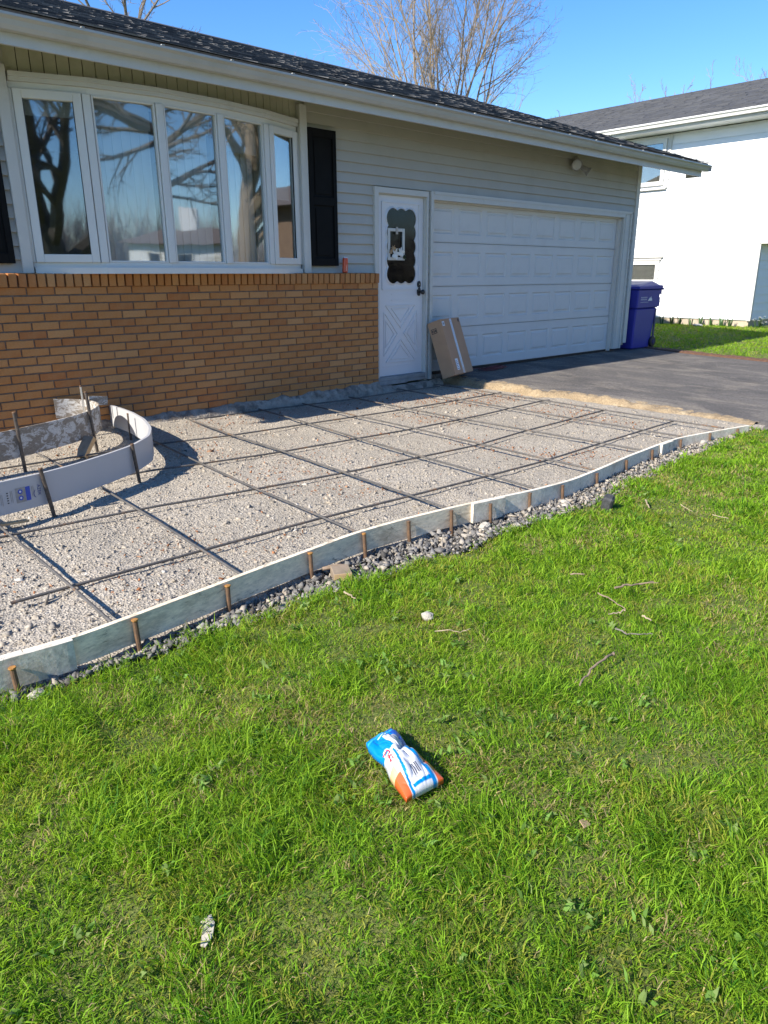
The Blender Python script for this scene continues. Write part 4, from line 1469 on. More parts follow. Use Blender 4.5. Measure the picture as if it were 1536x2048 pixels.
grass_field('lawn_grass', -8, 1.1, -8.2, -3.78, 800000, front_density, front_region, 1.0, 1.05, 61, 'short patchy lawn grass in front of the patio form')
grass_field('lawn_undergrowth', -8, 1.1, -8.2, -3.80, 1750000, front_density, front_region, 1.5, .62, 161, 'fine low grass matted between the longer blades of the lawn', True)
grass_field('side_grass', 6.1, 12.3, -3.6, 6.5, 100000, lambda x, y: np.full(len(x), .85), lambda x, y: x > drive_right(y) + .03 + .1 * vnoise(y, y * 0, 6, 47), 1.7, 1.1, 65, 'bright grass strip between the drive and the white house', True)

# broad leaves among the grass
rg = np.random.default_rng(77)
NR = 650
px = rg.uniform(-6.6, -1.5, NR); py = rg.uniform(-6.3, -3.95, NR)
k = front_region(px, py) & (vnoise(px, py, 2.6, 49) > .48)
px, py = px[k], py[k]
rep = rg.integers(4, 8, len(px))
qx = np.repeat(px, rep) + rg.normal(0, .012, rep.sum()); qy = np.repeat(py, rep) + rg.normal(0, .012, rep.sum())
n = len(qx)
cc = np.array([.15, .27, .05]) * rg.uniform(.75, 1.45, n)[:, None]
cc[rg.random(n) < .25] = (.25, .34, .10)
o = blades('clover_leaves', qx, qy, lawn_z(qx, qy) + .020, rg.uniform(.018, .034, n), rg.uniform(.008, .014, n), rg.uniform(0, 6.28, n), rg.uniform(.75, 1.35, n), cc, seed=78)
tag(o, 'small broad weed leaves low in the lawn', 'weeds', kind='stuff')
# straw lying flat over the lawn
n = 45000
px = rg.uniform(-6.8, 0.9, n); py = rg.uniform(-6.6, -3.85, n)
thn = vnoise(px, py, 2.6, 43) * .40 + vnoise(px, py, 8.0, 44) * .60
k = front_region(px, py) & (rg.random(n) < np.clip((thn - .44) * 2.8, .05, .9)); px, py = px[k], py[k]; n = len(px)
cc = np.array([.46, .36, .19]) * rg.uniform(.6, 1.25, n)[:, None]
o = blades('dry_straw', px, py, lawn_z(px, py) + rg.uniform(.004, .028, n), rg.uniform(.012, .045, n), rg.uniform(.0014, .003, n), rg.uniform(0, 6.28, n), rg.uniform(1.25, 1.6, n), cc, seed=79)
tag(o, 'dry straw scattered through the lawn', 'straw', kind='stuff')


# ------------------------------------------------------------------ things on the lawn
# snack bag
bag = empty('snack_bag', (-4.55, -5.05, -.08), 'crumpled snack bag in blue, white and orange lying on the lawn', 'snack bag')
NU, NVv = 110, 70
cTL = np.array([-4.572, -4.925]); cTR = np.array([-4.462, -4.922]); cBR = np.array([-4.520, -5.182]); cBL = np.array([-4.645, -5.168])
U, Wv = np.meshgrid(np.linspace(0, 1, NU), np.linspace(0, 1, NVv), indexing='ij')
pinch = 1 - .20 * np.exp(-((U - .42) / .15) ** 2) - .08 * (U < .08)
t_ = .5 + (Wv - .5) * pinch
XY = (cTL * (1 - U)[..., None] + cBL * U[..., None]) * (1 - t_)[..., None] + (cTR * (1 - U)[..., None] + cBR * U[..., None]) * t_[..., None]
puff = (np.sin(np.pi * U.clip(0, 1)) ** .55) * (np.sin(np.pi * Wv) ** .6)
crz = (vnoise(U * 6 + Wv * 2, Wv * 4, 1.0, 51) - .5) * .022
crz += -.004 * (1 - np.abs(2 * vnoise(U * 4 + Wv * 3, Wv * 5 - U * 2, 1.0, 52) - 1)) ** 4 - .0025 * (1 - np.abs(2 * vnoise(U * 9 - Wv * 5, Wv * 8 + U * 3, 1.0, 53) - 1)) ** 4
crz += -.022 * np.exp(-np.abs(U - .45 + .28 * (Wv - .6)) / .05) * np.exp(-((Wv - .72) / .28) ** 2) - .010 * np.exp(-np.abs(Wv - .52 - .35 * (U - .45)) / .03) * np.exp(-((U - .50) / .12) ** 2)
top = puff * (.036 + .020 * U) + crz * np.minimum(1, puff * 2)
ripple = .0 * np.sin(Wv * 60) * (np.exp(-(U / .05) ** 2) + np.exp(-((1 - U) / .05) ** 2))
zt = -.076 + top + ripple + .012
zb = -.080 - puff * .004
WHITE = np.array([.60, .60, .62]); BLUE = np.array([.0, .20, .52]); DEEP = np.array([.012, .09, .42]); ORNG = np.array([.62, .105, .025]); RED = np.array([.62, .03, .04]); TAN = np.array([.72, .48, .24]); INK = np.array([.06, .06, .07])
C = np.zeros((NU, NVv, 3)) + WHITE
u_, w_ = U, Wv
C[u_ < .40 - .05 * (w_ - .3)] = BLUE
C[(u_ < .50) & (w_ > .78)] = DEEP
lab = (u_ > .14) & (u_ < .40) & (w_ > .40) & (w_ < .78); C[lab] = WHITE * .96
for q in range(9):
    C[lab & (abs(u_ - .165 - q * .026) < .006) & (w_ > .43) & (w_ < .75 - .04 * (q % 3))] = (.62, .60, .66)
C[(abs(u_ - .055) < .010)] = (.03, .36, .75)
C[(abs(u_ - .105) < .010) & (w_ > .3) & (w_ < .6)] = (.55, .75, .90)
# blue swooshes
sw = .80 - .42 * (u_ - .42) + .10 * np.sin((u_ - .42) * 5)
right = w_ > .60 + .55 * np.clip(u_ - .42, 0, 1) * (1.05 - u_)
C[(u_ > .46) & (w_ > .80 - .10 * np.sin((u_ - .46) * 5.2))] = ORNG
C[(u_ > .40) & (u_ < .62) & (w_ > .84)] = TAN
band = (u_ > .40) & (abs(w_ - (.735 - .03 * np.cos((u_ - .42) * 5.5))) < .048); C[band] = BLUE
C[(u_ > .40) & (abs(w_ - (.805 - .03 * np.cos((u_ - .42) * 5.5))) < .020)] = WHITE
C[(u_ > .74) & (w_ < .15)] = ORNG
C[(u_ > .62) & (u_ <= .74) & (w_ < .11)] = TAN
band2 = (u_ > .44) & (abs(w_ - (.30 - .10 * np.exp(-((u_ - .95) / .25) ** 2))) < .030); C[band2] = BLUE
bar = (u_ > .74) & (u_ < .88) & (w_ > .40) & (w_ < .62); C[bar] = WHITE
for q in range(10):
    C[bar & (abs(w_ - .42 - q * .020) < (.004 + .003 * (q % 3))) & (u_ < .865)] = INK
for q in range(5):
    C[(abs(u_ - .55 - q * .034) < .006) & (w_ > .42) & (w_ < .66)] = (.58, .57, .62)
C[(u_ > .93) & (w_ > .25) & (w_ < .72)] = BLUE
C[(u_ > .965)] = np.where((w_ > .25)[..., None] & (w_ < .72)[..., None], WHITE, C)[u_ > .965]
Vt = np.concatenate([XY, zt[..., None]], -1).reshape(-1, 3)
Vb = np.concatenate([XY, zb[..., None]], -1).reshape(-1, 3)
I = (np.arange(NU - 1)[:, None] * NVv + np.arange(NVv - 1)[None, :]).ravel()
Qt = np.stack([I, I + NVv, I + NVv + 1, I + 1], 1)
nT = len(Vt)
edge = np.concatenate([np.arange(NVv), np.arange(1, NU) * NVv + NVv - 1, (NU - 1) * NVv + np.arange(NVv - 2, -1, -1), np.arange(NU - 2, 0, -1) * NVv])
e2 = np.roll(edge, -1)
Qe = np.stack([edge, e2, nT + e2, nT + edge], 1)
Cc = C.reshape(-1, 3)
ob = np_mesh('bag_body', np.concatenate([Vt, Vb]) - np.array(bag.location), None, M['print'], colors=np.concatenate([Cc, Cc]), quads=np.concatenate([Qt, nT + Qt[:, ::-1], Qe]), smooth=True)
ob.parent = bag


def bag_pt(u, w, lift=.0015):
    i = min(max(u, 0), 1) * (NU - 1); j = min(max(w, 0), 1) * (NVv - 1)
    q = Vt[int(round(i)) * NVv + int(round(j))]
    return Vector((q[0], q[1], q[2] + lift))
# red lettering on its side panel
m = MB()
m.add([bag_pt(.46 + .125 * math.cos(a), .135 + .105 * math.sin(a), .0015) for a in np.linspace(0, 2 * math.pi, 21)[:-1]], [tuple(range(20))]); m.build('logo_patch', M['print_white'], bag)
vs, fs = text_mesh('Utz', .1, None)
m = MB(); m.add([bag_pt(.36 + q[0] * 1.45, .215 - q[1] * 2.1, .003) for q in vs], fs); m.build('lettering', M['print_red'], bag)


def rock(name, loc, r, seed, mat, lb, cat='stone', squash=(1, .85, .65), group=None):
    rr = random.Random(seed)
    bm = bmesh.new(); bmesh.ops.create_icosphere(bm, subdivisions=2, radius=1)
    for q in bm.verts:
        k = 1 + rr.uniform(-.16, .16)
        q.co = Vector((q.co.x * squash[0], q.co.y * squash[1], q.co.z * squash[2])) * r * k
    me = bpy.data.meshes.new(name); bm.to_mesh(me); bm.free(); me.materials.append(mat)
    ob = bpy.data.objects.new(name, me); COL.objects.link(ob); ob.location = loc; ob.rotation_euler = (rr.uniform(-.3, .3), rr.uniform(-.3, .3), rr.uniform(0, 3))
    return tag(ob, lb, cat, group)


rock('pale_stone', (-3.835, -4.465, -.078), .026, 1, M['rubble'], 'lone pale stone lying in the grass left of the sticks')
rock('pale_stone', (-2.79, -3.895, -.10), .036, 2, M['rubble'], 'large pale stone in the trench by the middle splice cleat')
rock('pale_stone', (-2.09, -3.94, -.10), .030, 3, M['rubble'], 'pale stone in the trench behind the black block')
rock('pale_stone', (-5.16, -3.955, -.10), .030, 4, M['rubble'], 'white stone at the foot of the leftmost form stake')
rock('pale_stone', (.10, -3.80, -.095), .035, 6, M['rubble'], 'tan stone in the trench near the drive end of the form')
blk = empty('black_block', (-2.03, -4.19, -.1), 'small black weathered block lying on the grass near the form', 'block')
m = MB(); Mx = Matrix.Translation((-2.03, -4.19, -.058)) @ Matrix.Rotation(.35, 4, 'Z') @ Matrix.Rotation(.18, 4, 'X') @ Matrix.Rotation(-.15, 4, 'Y')
m.obox(Mx, .075, .060, .085); m.build('block_body', M['black_block'], blk, bevel=.010)
m = MB(); m.obox(Mx @ Matrix.Translation((0, 0, .0435)), .052, .040, .003); m.obox(Mx @ Matrix.Translation((-.038, 0, .0)), .003, .036, .05); m.build('worn_face', M['black_block'], blk)
wb = empty('wood_block', (-3.80, -3.885, -.13), 'cut end of lumber lying on the dark trench stones', 'lumber')
Mx = Matrix.Translation((-3.80, -3.885, -.085)) @ Matrix.Rotation(-.50, 4, 'Z') @ Matrix.Rotation(.06, 4, 'X')
m = MB(); m.obox(Mx, .085, .09, .048); m.build('block_body', M['grey_wood'], wb, bevel=.003)
m = MB(); m.obox(Mx @ Matrix.Translation((0, -.0460, 0)), .080, .003, .043); m.build('sawn_face', M['cut_wood'], wb)
m = MB(); m.tube([(-3.84, -3.80, -.075), (-3.78, -3.83, -.068), (-3.74, -3.855, -.073)], [.009, .011, .008], 7)
tag(m.build('thin_stick', M['twig'], origin=(-3.79, -3.83, -.075)), 'short brown stick resting behind the cut wood block', 'stick')


def stick(pts, r, mat, lb, seed, fork=None):
    rr = random.Random(seed)
    r *= .58
    P = [Vector((x, y, -.066 + rr.uniform(-.004, .010))) for x, y in pts]
    fine = []
    for a, b in zip(P[:-1], P[1:]):
        for q in range(4):
            fine.append(a.lerp(b, q / 4) + Vector((rr.uniform(-.004, .004), rr.uniform(-.004, .004), rr.uniform(-.002, .003))))
    fine.append(P[-1])
    m = MB(); m.tube(fine, [r * (1 - .45 * i / len(fine)) * rr.uniform(.85, 1.2) for i in range(len(fine))], 7)
    if fork:
        a = fine[int(len(fine) * .6)]
        m.tube([a, a.lerp(Vector((*fork, -.052)), .5), Vector((*fork, -.058))], [r * .7, r * .6, r * .35], 6)
    ob = m.build('fallen_stick', mat, origin=tuple(P[0]))
    return tag(ob, lb, 'stick', 'sticks fallen on the lawn')


stick([(-3.585, -5.138), (-3.62, -5.145), (-3.70, -5.140), (-3.79, -5.155), (-3.86, -5.175)], .0085, M['twig'], 'longest brown stick on the right side of the lawn, below the others', 1)
stick([(-3.10, -4.858), (-3.03, -4.875), (-2.95, -4.90), (-2.89, -4.925)], .0075, M['twig'], 'forked brown stick, topmost of the cluster on the lawn', 2, (-2.91, -4.955))
stick([(-3.17, -4.822), (-3.20, -4.90), (-3.235, -4.985)], .005, M['twig'], 'thin grey stick slanting under the forked stick', 3)
stick([(-3.24, -4.985), (-3.28, -4.98), (-3.325, -4.962)], .006, M['pale_twig'], 'pale short stick touching the slanting thin stick', 4)
stick([(-3.42, -5.05), (-3.43, -5.10), (-3.40, -5.14), (-3.37, -5.17)], .0055, M['bark'], 'crooked lichen grey stick between the pale stick and the longest stick', 5)
stick([(-3.25, -5.063), (-3.265, -5.11)], .007, M['pale_twig'], 'stubby pale stick right of the slanting thin stick', 6)
stick([(-3.94, -4.08), (-3.945, -4.12), (-3.957, -4.17)], .008, M['pale_twig'], 'bent pale stick below the cut wood block', 7)
stick([(-3.925, -4.59), (-3.89, -4.625), (-3.86, -4.66), (-3.82, -4.675)], .0035, M['pale_twig'], 'thin curved straw coloured twig right below the lone pale stone', 8)
stick([(-1.81, -4.305), (-1.86, -4.345), (-1.91, -4.385)], .009, M['pale_twig'], 'pale twig right of the black block', 9)
stick([(-1.75, -4.493), (-1.815, -4.597)], .004, M['pale_twig'], 'thin straight twig, farther right of the black block', 10)
stick([(-1.80, -4.70), (-1.80, -4.79)], .004, M['pale_twig'], 'thin twig closest to the right edge of the picture', 11)
stick([(-3.09, -4.63), (-3.05, -4.68)], .006, M['twig'], 'short brown stick above left of the forked stick', 12)
m = MB()
pp = [(-.020, .042), (.012, .050), (.022, .020), (.016, -.020), (-.004, -.048), (-.018, -.040), (-.014, .0)]
m.prism(pp, 'z', -.002, .002)
ob = m.build('paper_scrap', M['paper']); ob.scale = (.72, .72, 1); ob.location = (-5.205, -5.14, float(lawn_z(np.array(-5.205), np.array(-5.14))) + .014); ob.rotation_euler = (.12, -.1, -.55)
tag(ob, 'flat pale scrap lying in the grass near the bottom left', 'scrap')
m = MB(); pp = [(-.02, 0), (0, .016), (.02, .006), (.012, -.014)]; m.prism(pp, 'z', -.001, .001)
ob = m.build('dry_leaf', M['petal_tan']); ob.location = (-4.37, -5.52, float(lawn_z(np.array(-4.37), np.array(-5.52))) + .016); ob.rotation_euler = (.3, .2, .4)
tag(ob, 'tan dry leaf in the grass right of the bottom middle', 'leaf')


# ------------------------------------------------------------------ things by the house
# cardboard box leaning back against the casing
BXA = Vector((.885, -.185, float(drive_z(-.18)) + .002))
yaw, tilt = .253, -.338
RB = Matrix.Rotation(yaw, 4, 'Z') @ Matrix.Rotation(tilt, 4, 'X')
BLn, BWd, BWi = .693, .19, .488
box = empty('cardboard_box', BXA, 'tall brown cardboard carton leaning beside the garage door', 'carton')
MBX = Matrix.Translation(BXA) @ RB
def bpt(x, y, z):      # x across the front, y outwards, z up the long side
    return MBX @ Vector((x, -y, z))
m = MB(); m.obox(MBX @ Matrix.Translation((BWi / 2, -BWd / 2, BLn / 2)), BWi, BWd, BLn); m.build('carton_body', M['cardboard'], box, bevel=.004)
def box_rect(x0, x1, z0, z1, name, mat, out=.0012):
    m = MB(); m.add([bpt(x0, BWd + out, z0), bpt(x1, BWd + out, z0), bpt(x1, BWd + out, z1), bpt(x0, BWd + out, z1)], [(0, 1, 2, 3)]); return m.build(name, mat, box)
box_rect(.215, .268, .004, BLn - .004, 'packing_tape', M['tape'])
m = MB(); m.add([bpt(.215, BWd, BLn + .0012), bpt(.268, BWd, BLn + .0012), bpt(.268, .1, BLn + .0012), bpt(.215, .1, BLn + .0012)], [(0, 1, 2, 3)]); m.build('packing_tape', M['tape'], box)
box_rect(.2400, .2420, .006, BLn - .004, 'flap_seam', M['print_black'], .0016)
box_rect(.085, .155, .055, .195, 'shipping_label', M['print_white'])
for i in range(6):
    box_rect(.092 + .004 * (i % 2), .148 - .012 * (i % 3), .068 + i * .020, .074 + i * .020, 'label_print', M['print_navy'] if i % 2 else M['print_black'], .0018)
box_rect(.015, .075, BLn - .085, BLn - .03, 'small_label', M['print_white'])
box_rect(.024, .066, BLn - .072, BLn - .044, 'label_print', M['print_grey'], .0018)
for i in range(3):
    box_rect(.425 + i * .014, .435 + i * .014, BLn - .055, BLn - .015, 'box_mark', M['print_black'])
m = MB(); m.box(0, 1, 0, 1, 0, 1)
def side_rect(y0, y1, z0, z1, name, mat, out=.0012):
    m = MB(); m.add([bpt(-out, y0, z0), bpt(-out, y1, z0), bpt(-out, y1, z1), bpt(-out, y0, z1)], [(0, 3, 2, 1)]); return m.build(name, mat, box)
side_rect(.025, .105, BLn - .145, BLn - .085, 'stamp_frame', M['print_black'])
side_rect(.033, .097, BLn - .137, BLn - .093, 'stamp_ground', M['cardboard'], .0016)
for i in range(3):
    side_rect(.038 + i * .021, .052 + i * .021, BLn - .130, BLn - .100, 'stamp_mark', M['print_black'], .0020)

# extension cord coiled by the garage door
cd = random.Random(4)
pts = []
for i in range(150):
    a = i * .27; r = .09 + .035 * math.sin(i * .13) + cd.uniform(-.004, .004)
    pts.append((2.0 + 1.9 * r * math.cos(a) + .001 * i, -.02 + .8 * r * math.sin(a), float(drive_z(0)) + .010 + .012 * abs(math.sin(i * .19)) + .00012 * i))
pts = [(1.45, .06, .30), (1.50, .06, .22), (1.58, .05, .12), (1.68, .03, .05)] + pts
m = MB(); m.tube(pts, .0052, 6)
ob = m.build('extension_cord', M['cord'], origin=(1.9, 0, .01), smooth=True)
tag(ob, 'dark red extension cord coiled on the asphalt behind the carton', 'cord')

# can on the brick ledge
can = empty('drink_can', (-.475, .02, 1.2425), 'orange red can standing on the brick ledge by the shutter', 'can')
Mc = Matrix.Translation((-.475, .02, 1.247)) @ Matrix.Rotation(.06, 4, 'Y')
m = MB(); m.lathe([(.0, 0), (.024, 0), (.030, .008), (.030, .136), (.026, .150), (.0, .150)], Mc, 24); m.build('can_body', M['can_red'], can, smooth=False)
m = MB(); m.lathe([(.0, .1502), (.026, .1502), (.0250, .157), (.023, .154), (.0, .153)], Mc, 24); m.build('can_lid', M['can_metal'], can)
m = MB()
for k in range(5):
    w0 = -1.9 + k * .05
    m.add([Mc @ Vector((.0303 * math.cos(w0), .0303 * math.sin(w0), .02)), Mc @ Vector((.0303 * math.cos(w0 + .03), .0303 * math.sin(w0 + .03), .02)), Mc @ Vector((.0303 * math.cos(w0 + .03), .0303 * math.sin(w0 + .03), .05 + .01 * k)), Mc @ Vector((.0303 * math.cos(w0), .0303 * math.sin(w0), .05 + .01 * k))], [(0, 1, 2, 3)])
m.build('can_print', M['can_metal'], can)

# picture frame with flowers on the door glass
fr = empty('hanging_frame', (.36, .10, 1.38), 'small white frame with a clip and fabric flowers hung on the door glass', 'picture frame')
fx0, fx1, fz0, fz1 = .228, .492, 1.385, 1.728
for (a, b, c_, d_) in ((fx0, fx0 + .034, fz0, fz1), (fx1 - .034, fx1, fz0, fz1)):
    m = MB(); m.box(a, b, .088, .104, c_, d_); m.build('frame_bar', M['trim'], fr, bevel=.002)
for (c_, d_) in ((fz0, fz0 + .034), (fz1 - .034, fz1)):
    m = MB(); m.box(fx0 + .0345, fx1 - .0345, .0885, .1035, c_, d_); m.build('frame_bar', M['trim'], fr, bevel=.002)
m = MB(); m.box(.345, .378, .080, .0875, 1.665, 1.742); m.build('clip', M['paper'], fr, bevel=.002)
rr = random.Random(9)
def flower(cx, cz, R, n, mat, y):
    m = MB()
    for k in range(n):
        a = 2 * math.pi * k / n + rr.uniform(-.2, .2)
        c = Vector((cx + R * .55 * math.cos(a), y, cz + R * .55 * math.sin(a)))
        vs = [c + Vector((math.cos(a) * math.cos(w) * R * .55 - math.sin(a) * math.sin(w) * R * .38, -.004 - .010 * math.cos(w * .5), math.sin(a) * math.cos(w) * R * .55 + math.cos(a) * math.sin(w) * R * .38)) for w in np.linspace(0, 2 * math.pi, 11)[:-1]]
        m.add(vs + [q + Vector((0, .004, 0)) for q in vs], [tuple(range(10)), tuple(range(19, 9, -1))])
    m.build('flower', mat, fr)
flower(.335, 1.455, .058, 5, M['petal'], .080)
flower(.415, 1.475, .050, 5, M['petal'], .077)
flower(.30, 1.515, .034, 6, M['petal_tan'], .082)
flower(.262, 1.48, .026, 5, M['petal_tan'], .084)
m = MB()
for k in range(7):
    a = rr.uniform(-.9, .5); L_ = rr.uniform(.04, .075)
    c = Vector((.45, .078, 1.43)); d = Vector((math.cos(a), 0, math.sin(a))); nn = Vector((-d.z, 0, d.x)) * .010
    m.add([c, c + d * L_ * .5 + nn, c + d * L_, c + d * L_ * .5 - nn, c + Vector((0, .002, 0)), c + d * L_ * .5 + nn + Vector((0, .002, 0)), c + d * L_ + Vector((0, .002, 0)), c + d * L_ * .5 - nn + Vector((0, .002, 0))], BOXF)
m.build('sprig', M['leaf_green'], fr)

# twin floodlight under the eave
fl = empty('floodlight', (3.80, .09, 2.70), 'grey twin head security floodlight under the eave above the garage door', 'floodlight')
m = MB(); m.lathe([(.0, 0), (.062, 0), (.062, .022), (.050, .034), (.0, .036)], Matrix.Translation((3.84, .085, 2.735)) @ My, 20)
m.build('mounting_plate', M['lamp_body'], fl)
def lamp_head(cx, cy, cz, dirv, R, ln, arm):
    d = Vector(dirv).normalized(); q = d.to_track_quat('Z', 'Y').to_matrix().to_4x4()
    Mh = Matrix.Translation((cx, cy, cz)) @ q
    m = MB(); m.lathe([(.0, -ln), (R * .45, -ln), (R * .62, -ln * .7), (R * .70, -ln * .25), (R, 0), (R, .012), (R * .88, .012), (R * .80, .002), (.0, .002)], Mh, 20)
    m.tube([Vector(arm), Vector((cx, cy, cz)) - d * ln], .012, 8)
    hd = m.build('lamp_head', M['lamp_body'], fl)
    m = MB(); m.lathe([(.0, .0025), (R * .80, .0025), (R * .5, .010), (.0, .014)], Mh, 20); m.build('lens', M['lamp_glass'], hd)
lamp_head(3.72, -.02, 2.665, (-.75, -.75, -.30), .078, .11, (3.82, .055, 2.735))
lamp_head(3.97, -.05, 2.600, (.55, -.70, -.55), .060, .12, (3.86, .055, 2.73))

# wheeled bin
bn = empty('recycling_bin', (6.15, .26, .0), 'blue wheeled recycling bin with white logo at the corner of the garage', 'recycling bin')
zb0 = .012
def taper(x0, x1, y0, y1, z0, xx0, xx1, yy0, yy1, z1):
    return [(x0, y0, z0), (x1, y0, z0), (x1, y1, z0), (x0, y1, z0), (xx0, yy0, z1), (xx1, yy0, z1), (xx1, yy1, z1), (xx0, yy1, z1)]
m = MB(); m.add(taper(5.83, 6.42, .04, .52, zb0, 5.79, 6.475, .0, .56, .68), BOXF); m.build('lower_body', M['bin_blue'], bn, bevel=.02)
m = MB(); m.add(taper(5.775, 6.485, -.018, .575, .682, 5.755, 6.50, -.035, .59, .985), BOXF); m.build('upper_body', M['bin_blue'], bn, bevel=.015)
m = MB(); m.add([(5.73, -.06, .987), (6.53, -.06, .987), (6.53, .61, .987), (5.73, .61, .987), (5.73, -.06, 1.03), (6.50, -.06, 1.05), (6.50, .61, 1.05), (5.73, .61, 1.03)], BOXF)
m.add([(5.76, -.03, 1.031), (6.46, -.03, 1.049), (6.46, .58, 1.049), (5.76, .58, 1.031), (5.86, .06, 1.06), (6.36, .06, 1.115), (6.36, .49, 1.115), (5.86, .49, 1.06)], BOXF)
m.build('lid', M['bin_blue'], bn, bevel=.008)
m = MB()
for k in range(8):
    y = .0 + k * .075
    m.box(6.505, 6.60, y, y + .012, .90 - .06 * 0, 1.02)
m.box(6.505, 6.59, -.02, .56, 1.021, 1.04)
m.tube([(6.60, -.03, .985), (6.60, .27, .985), (6.60, .58, .985)], .017, 10)
m.build('handle', M['bin_blue'], bn)
m = MB(); m.box(6.41, 6.53, -.02, .0, .70, .85); m.box(6.49, 6.56, .005, .54, .72, .84); m.build('axle_bracket', M['bin_blue'], bn, bevel=.006)
m = MB(); m.box(6.432, 6.475, -.002, .012, .14, .67); m.build('rib', M['bin_dark'], bn)
for y in (.02, .50):
    w = MB(); w.lathe([(.0, -.025), (.085, -.025), (.10, -.015), (.10, .015), (.085, .025), (.0, .025)], Matrix.Translation((6.47, y, .112)) @ My, 20)
    w = w.build('wheel', M['black'], bn)
    c = MB(); c.lathe([(.0, .0255), (.045, .0255), (.04, .032), (.0, .032)], Matrix.Translation((6.47, y, .112)) @ My, 16); c.build('hub', M['bin_dark'], w)
m = MB()
def bin_face(x, z): return (x, -.018 - .017 * (z - .682) / .303 - .0025, z)
m.add([bin_face(x, z) for x, z in ((6.09, .80), (6.24, .80), (6.225, .835), (6.205, .845), (6.19, .875), (6.165, .845), (6.15, .855), (6.12, .825))], [tuple(range(8))])
m.build('mountain_logo', M['print_white'], bn)
for rrow, (zz, n_) in enumerate(((.845, 6), (.812, 6), (.775, 9))):
    for k in range(n_):
        x = 5.86 + k * (.036 if rrow < 2 else .030); hgt = .020 if rrow < 2 else .009
        m = MB(); m.add([bin_face(x, zz), bin_face(x + .016, zz), bin_face(x + .016, zz + hgt), bin_face(x, zz + hgt)], [(0, 1, 2, 3)]); m.build('lettering_mark', M['print_white'], bn)


# ------------------------------------------------------------------ the white house next door
nb = empty('neighbour_house', (12, .6, 0), 'white two storey house with grey roof beyond the drive', 'house')
NXW, NYF, NYU, NYB = 12.0, .55, .30, 13.0
m = MB(); m.box(NXW + .03, 20, NYF + .03, NYB, .20, 2.0); m.box(NXW + .03, 20, NYU + .03, NYB, 2.02, 4.36)
m.build('house_walls', M['nb_siding'], nb)
m = MB(); m.box(NXW + .04, 20, NYF + .04, NYB, -.2, .199); m.build('foundation', M['nb_found'], nb)
sw = MB().box(NXW + .035, NXW + .04, 5, 5.1, 1, 1.1).build('side_siding', M['nb_siding'], nb)
fw_ = MB().box(14, 14.1, NYF + .035, NYF + .04, 1, 1.1).build('front_siding', M['nb_siding'], nb)
z = .215; NE = .186
kk = 0
while z < 4.34:
    y0 = NYF if z < 1.86 else NYU
    zt_ = min(z + NE + .006, 4.36)
    m = MB(); m.prism([(NXW - .006, z), (NXW + .022, zt_), (NXW + .029, zt_), (NXW + .029, z)], 'y', y0 + .07, NYB) if False else None
    m = MB()
    a, b = y0 + .072, NYB
    m.add([(NXW + .006, a, z), (NXW + .029, a, z), (NXW + .029, a, zt_), (NXW + .024, a, zt_), (NXW + .006, b, z), (NXW + .029, b, z), (NXW + .029, b, zt_), (NXW + .024, b, zt_)], [(0, 1, 2, 3), (7, 6, 5, 4), (0, 4, 5, 1), (1, 5, 6, 2), (2, 6, 7, 3), (3, 7, 4, 0)])
    m.build('siding_board', M['nb_siding'], sw)
    if z < 1.80:
        zt2 = min(z + NE + .006, 1.99)
        m = MB(); m.prism([(NYF + .006, z), (NYF + .024, zt2), (NYF + .029, zt2), (NYF + .029, z)], 'x', NXW + .072, 19.9); m.build('siding_board', M['nb_siding'], fw_)
    z += NE
m = MB(); m.box(NXW - .012, NXW + .07, NYF - .012, NYF + .071, .20, 1.86); m.build('corner_post', M['trim'], nb)
m = MB(); m.box(NXW - .010, 19.9, NYU - .01, NYF + .0, 1.862, 2.019); m.build('overhang_beam', M['trim'], nb)
m = MB(); m.box(NXW - .012, NXW + .07, NYU - .012, NYU + .071, 2.02, 4.36); m.build('corner_post', M['trim'], nb)
m = MB(); m.box(NXW - .015, NXW + .004, 2.885, 2.955, 3.2, 4.358); m.build('siding_joint', M['trim'], nb)
# upper window (partly behind our eave) and lower window
def nb_window(y0, y1, z0, z1, nm):
    f = MB()
    f.box(NXW - .035, NXW + .028, y0, y0 + .09, z0, z1); f.box(NXW - .035, NXW + .028, y1 - .09, y1, z0, z1)
    f.box(NXW - .035, NXW + .028, y0 + .09, y1 - .09, z1 - .09, z1); f.box(NXW - .045, NXW + .028, y0 + .09, y1 - .09, z0, z0 + .09)
    f.box(NXW - .030, NXW + .028, y0 + .09, y1 - .09, (z0 + z1) / 2 - .03, (z0 + z1) / 2 + .03)
    f = f.build('window', M['vinyl'], nb)
    m = MB(); m.box(NXW - .004, NXW + .002, y0 + .09, y1 - .09, z0 + .09, z1 - .09); m.build('pane', M['glass'], f)
    m = MB(); m.box(NXW + .003, NXW + .012, y0 + .09, y1 - .09, z0 + .09, z1 - .09); m.build('dark_room', M['room'], f)
    return f
nb_window(3.0, 4.1, 3.26, 4.27, 'upper')
wl = nb_window(2.88, 4.0, .60, 1.55, 'lower')
m = MB(); m.box(NXW - .05, NXW + .005, 2.80, 4.05, 1.62, 1.66); m.box(NXW - .04, NXW + .005, 2.84, 4.02, 1.56, 1.60); m.build('window_head', M['trim'], nb)
m = MB(); m.box(NXW - .05, NXW + .005, 2.92, 4.18, 3.165, 3.195); m.build('window_sill', M['trim'], nb)
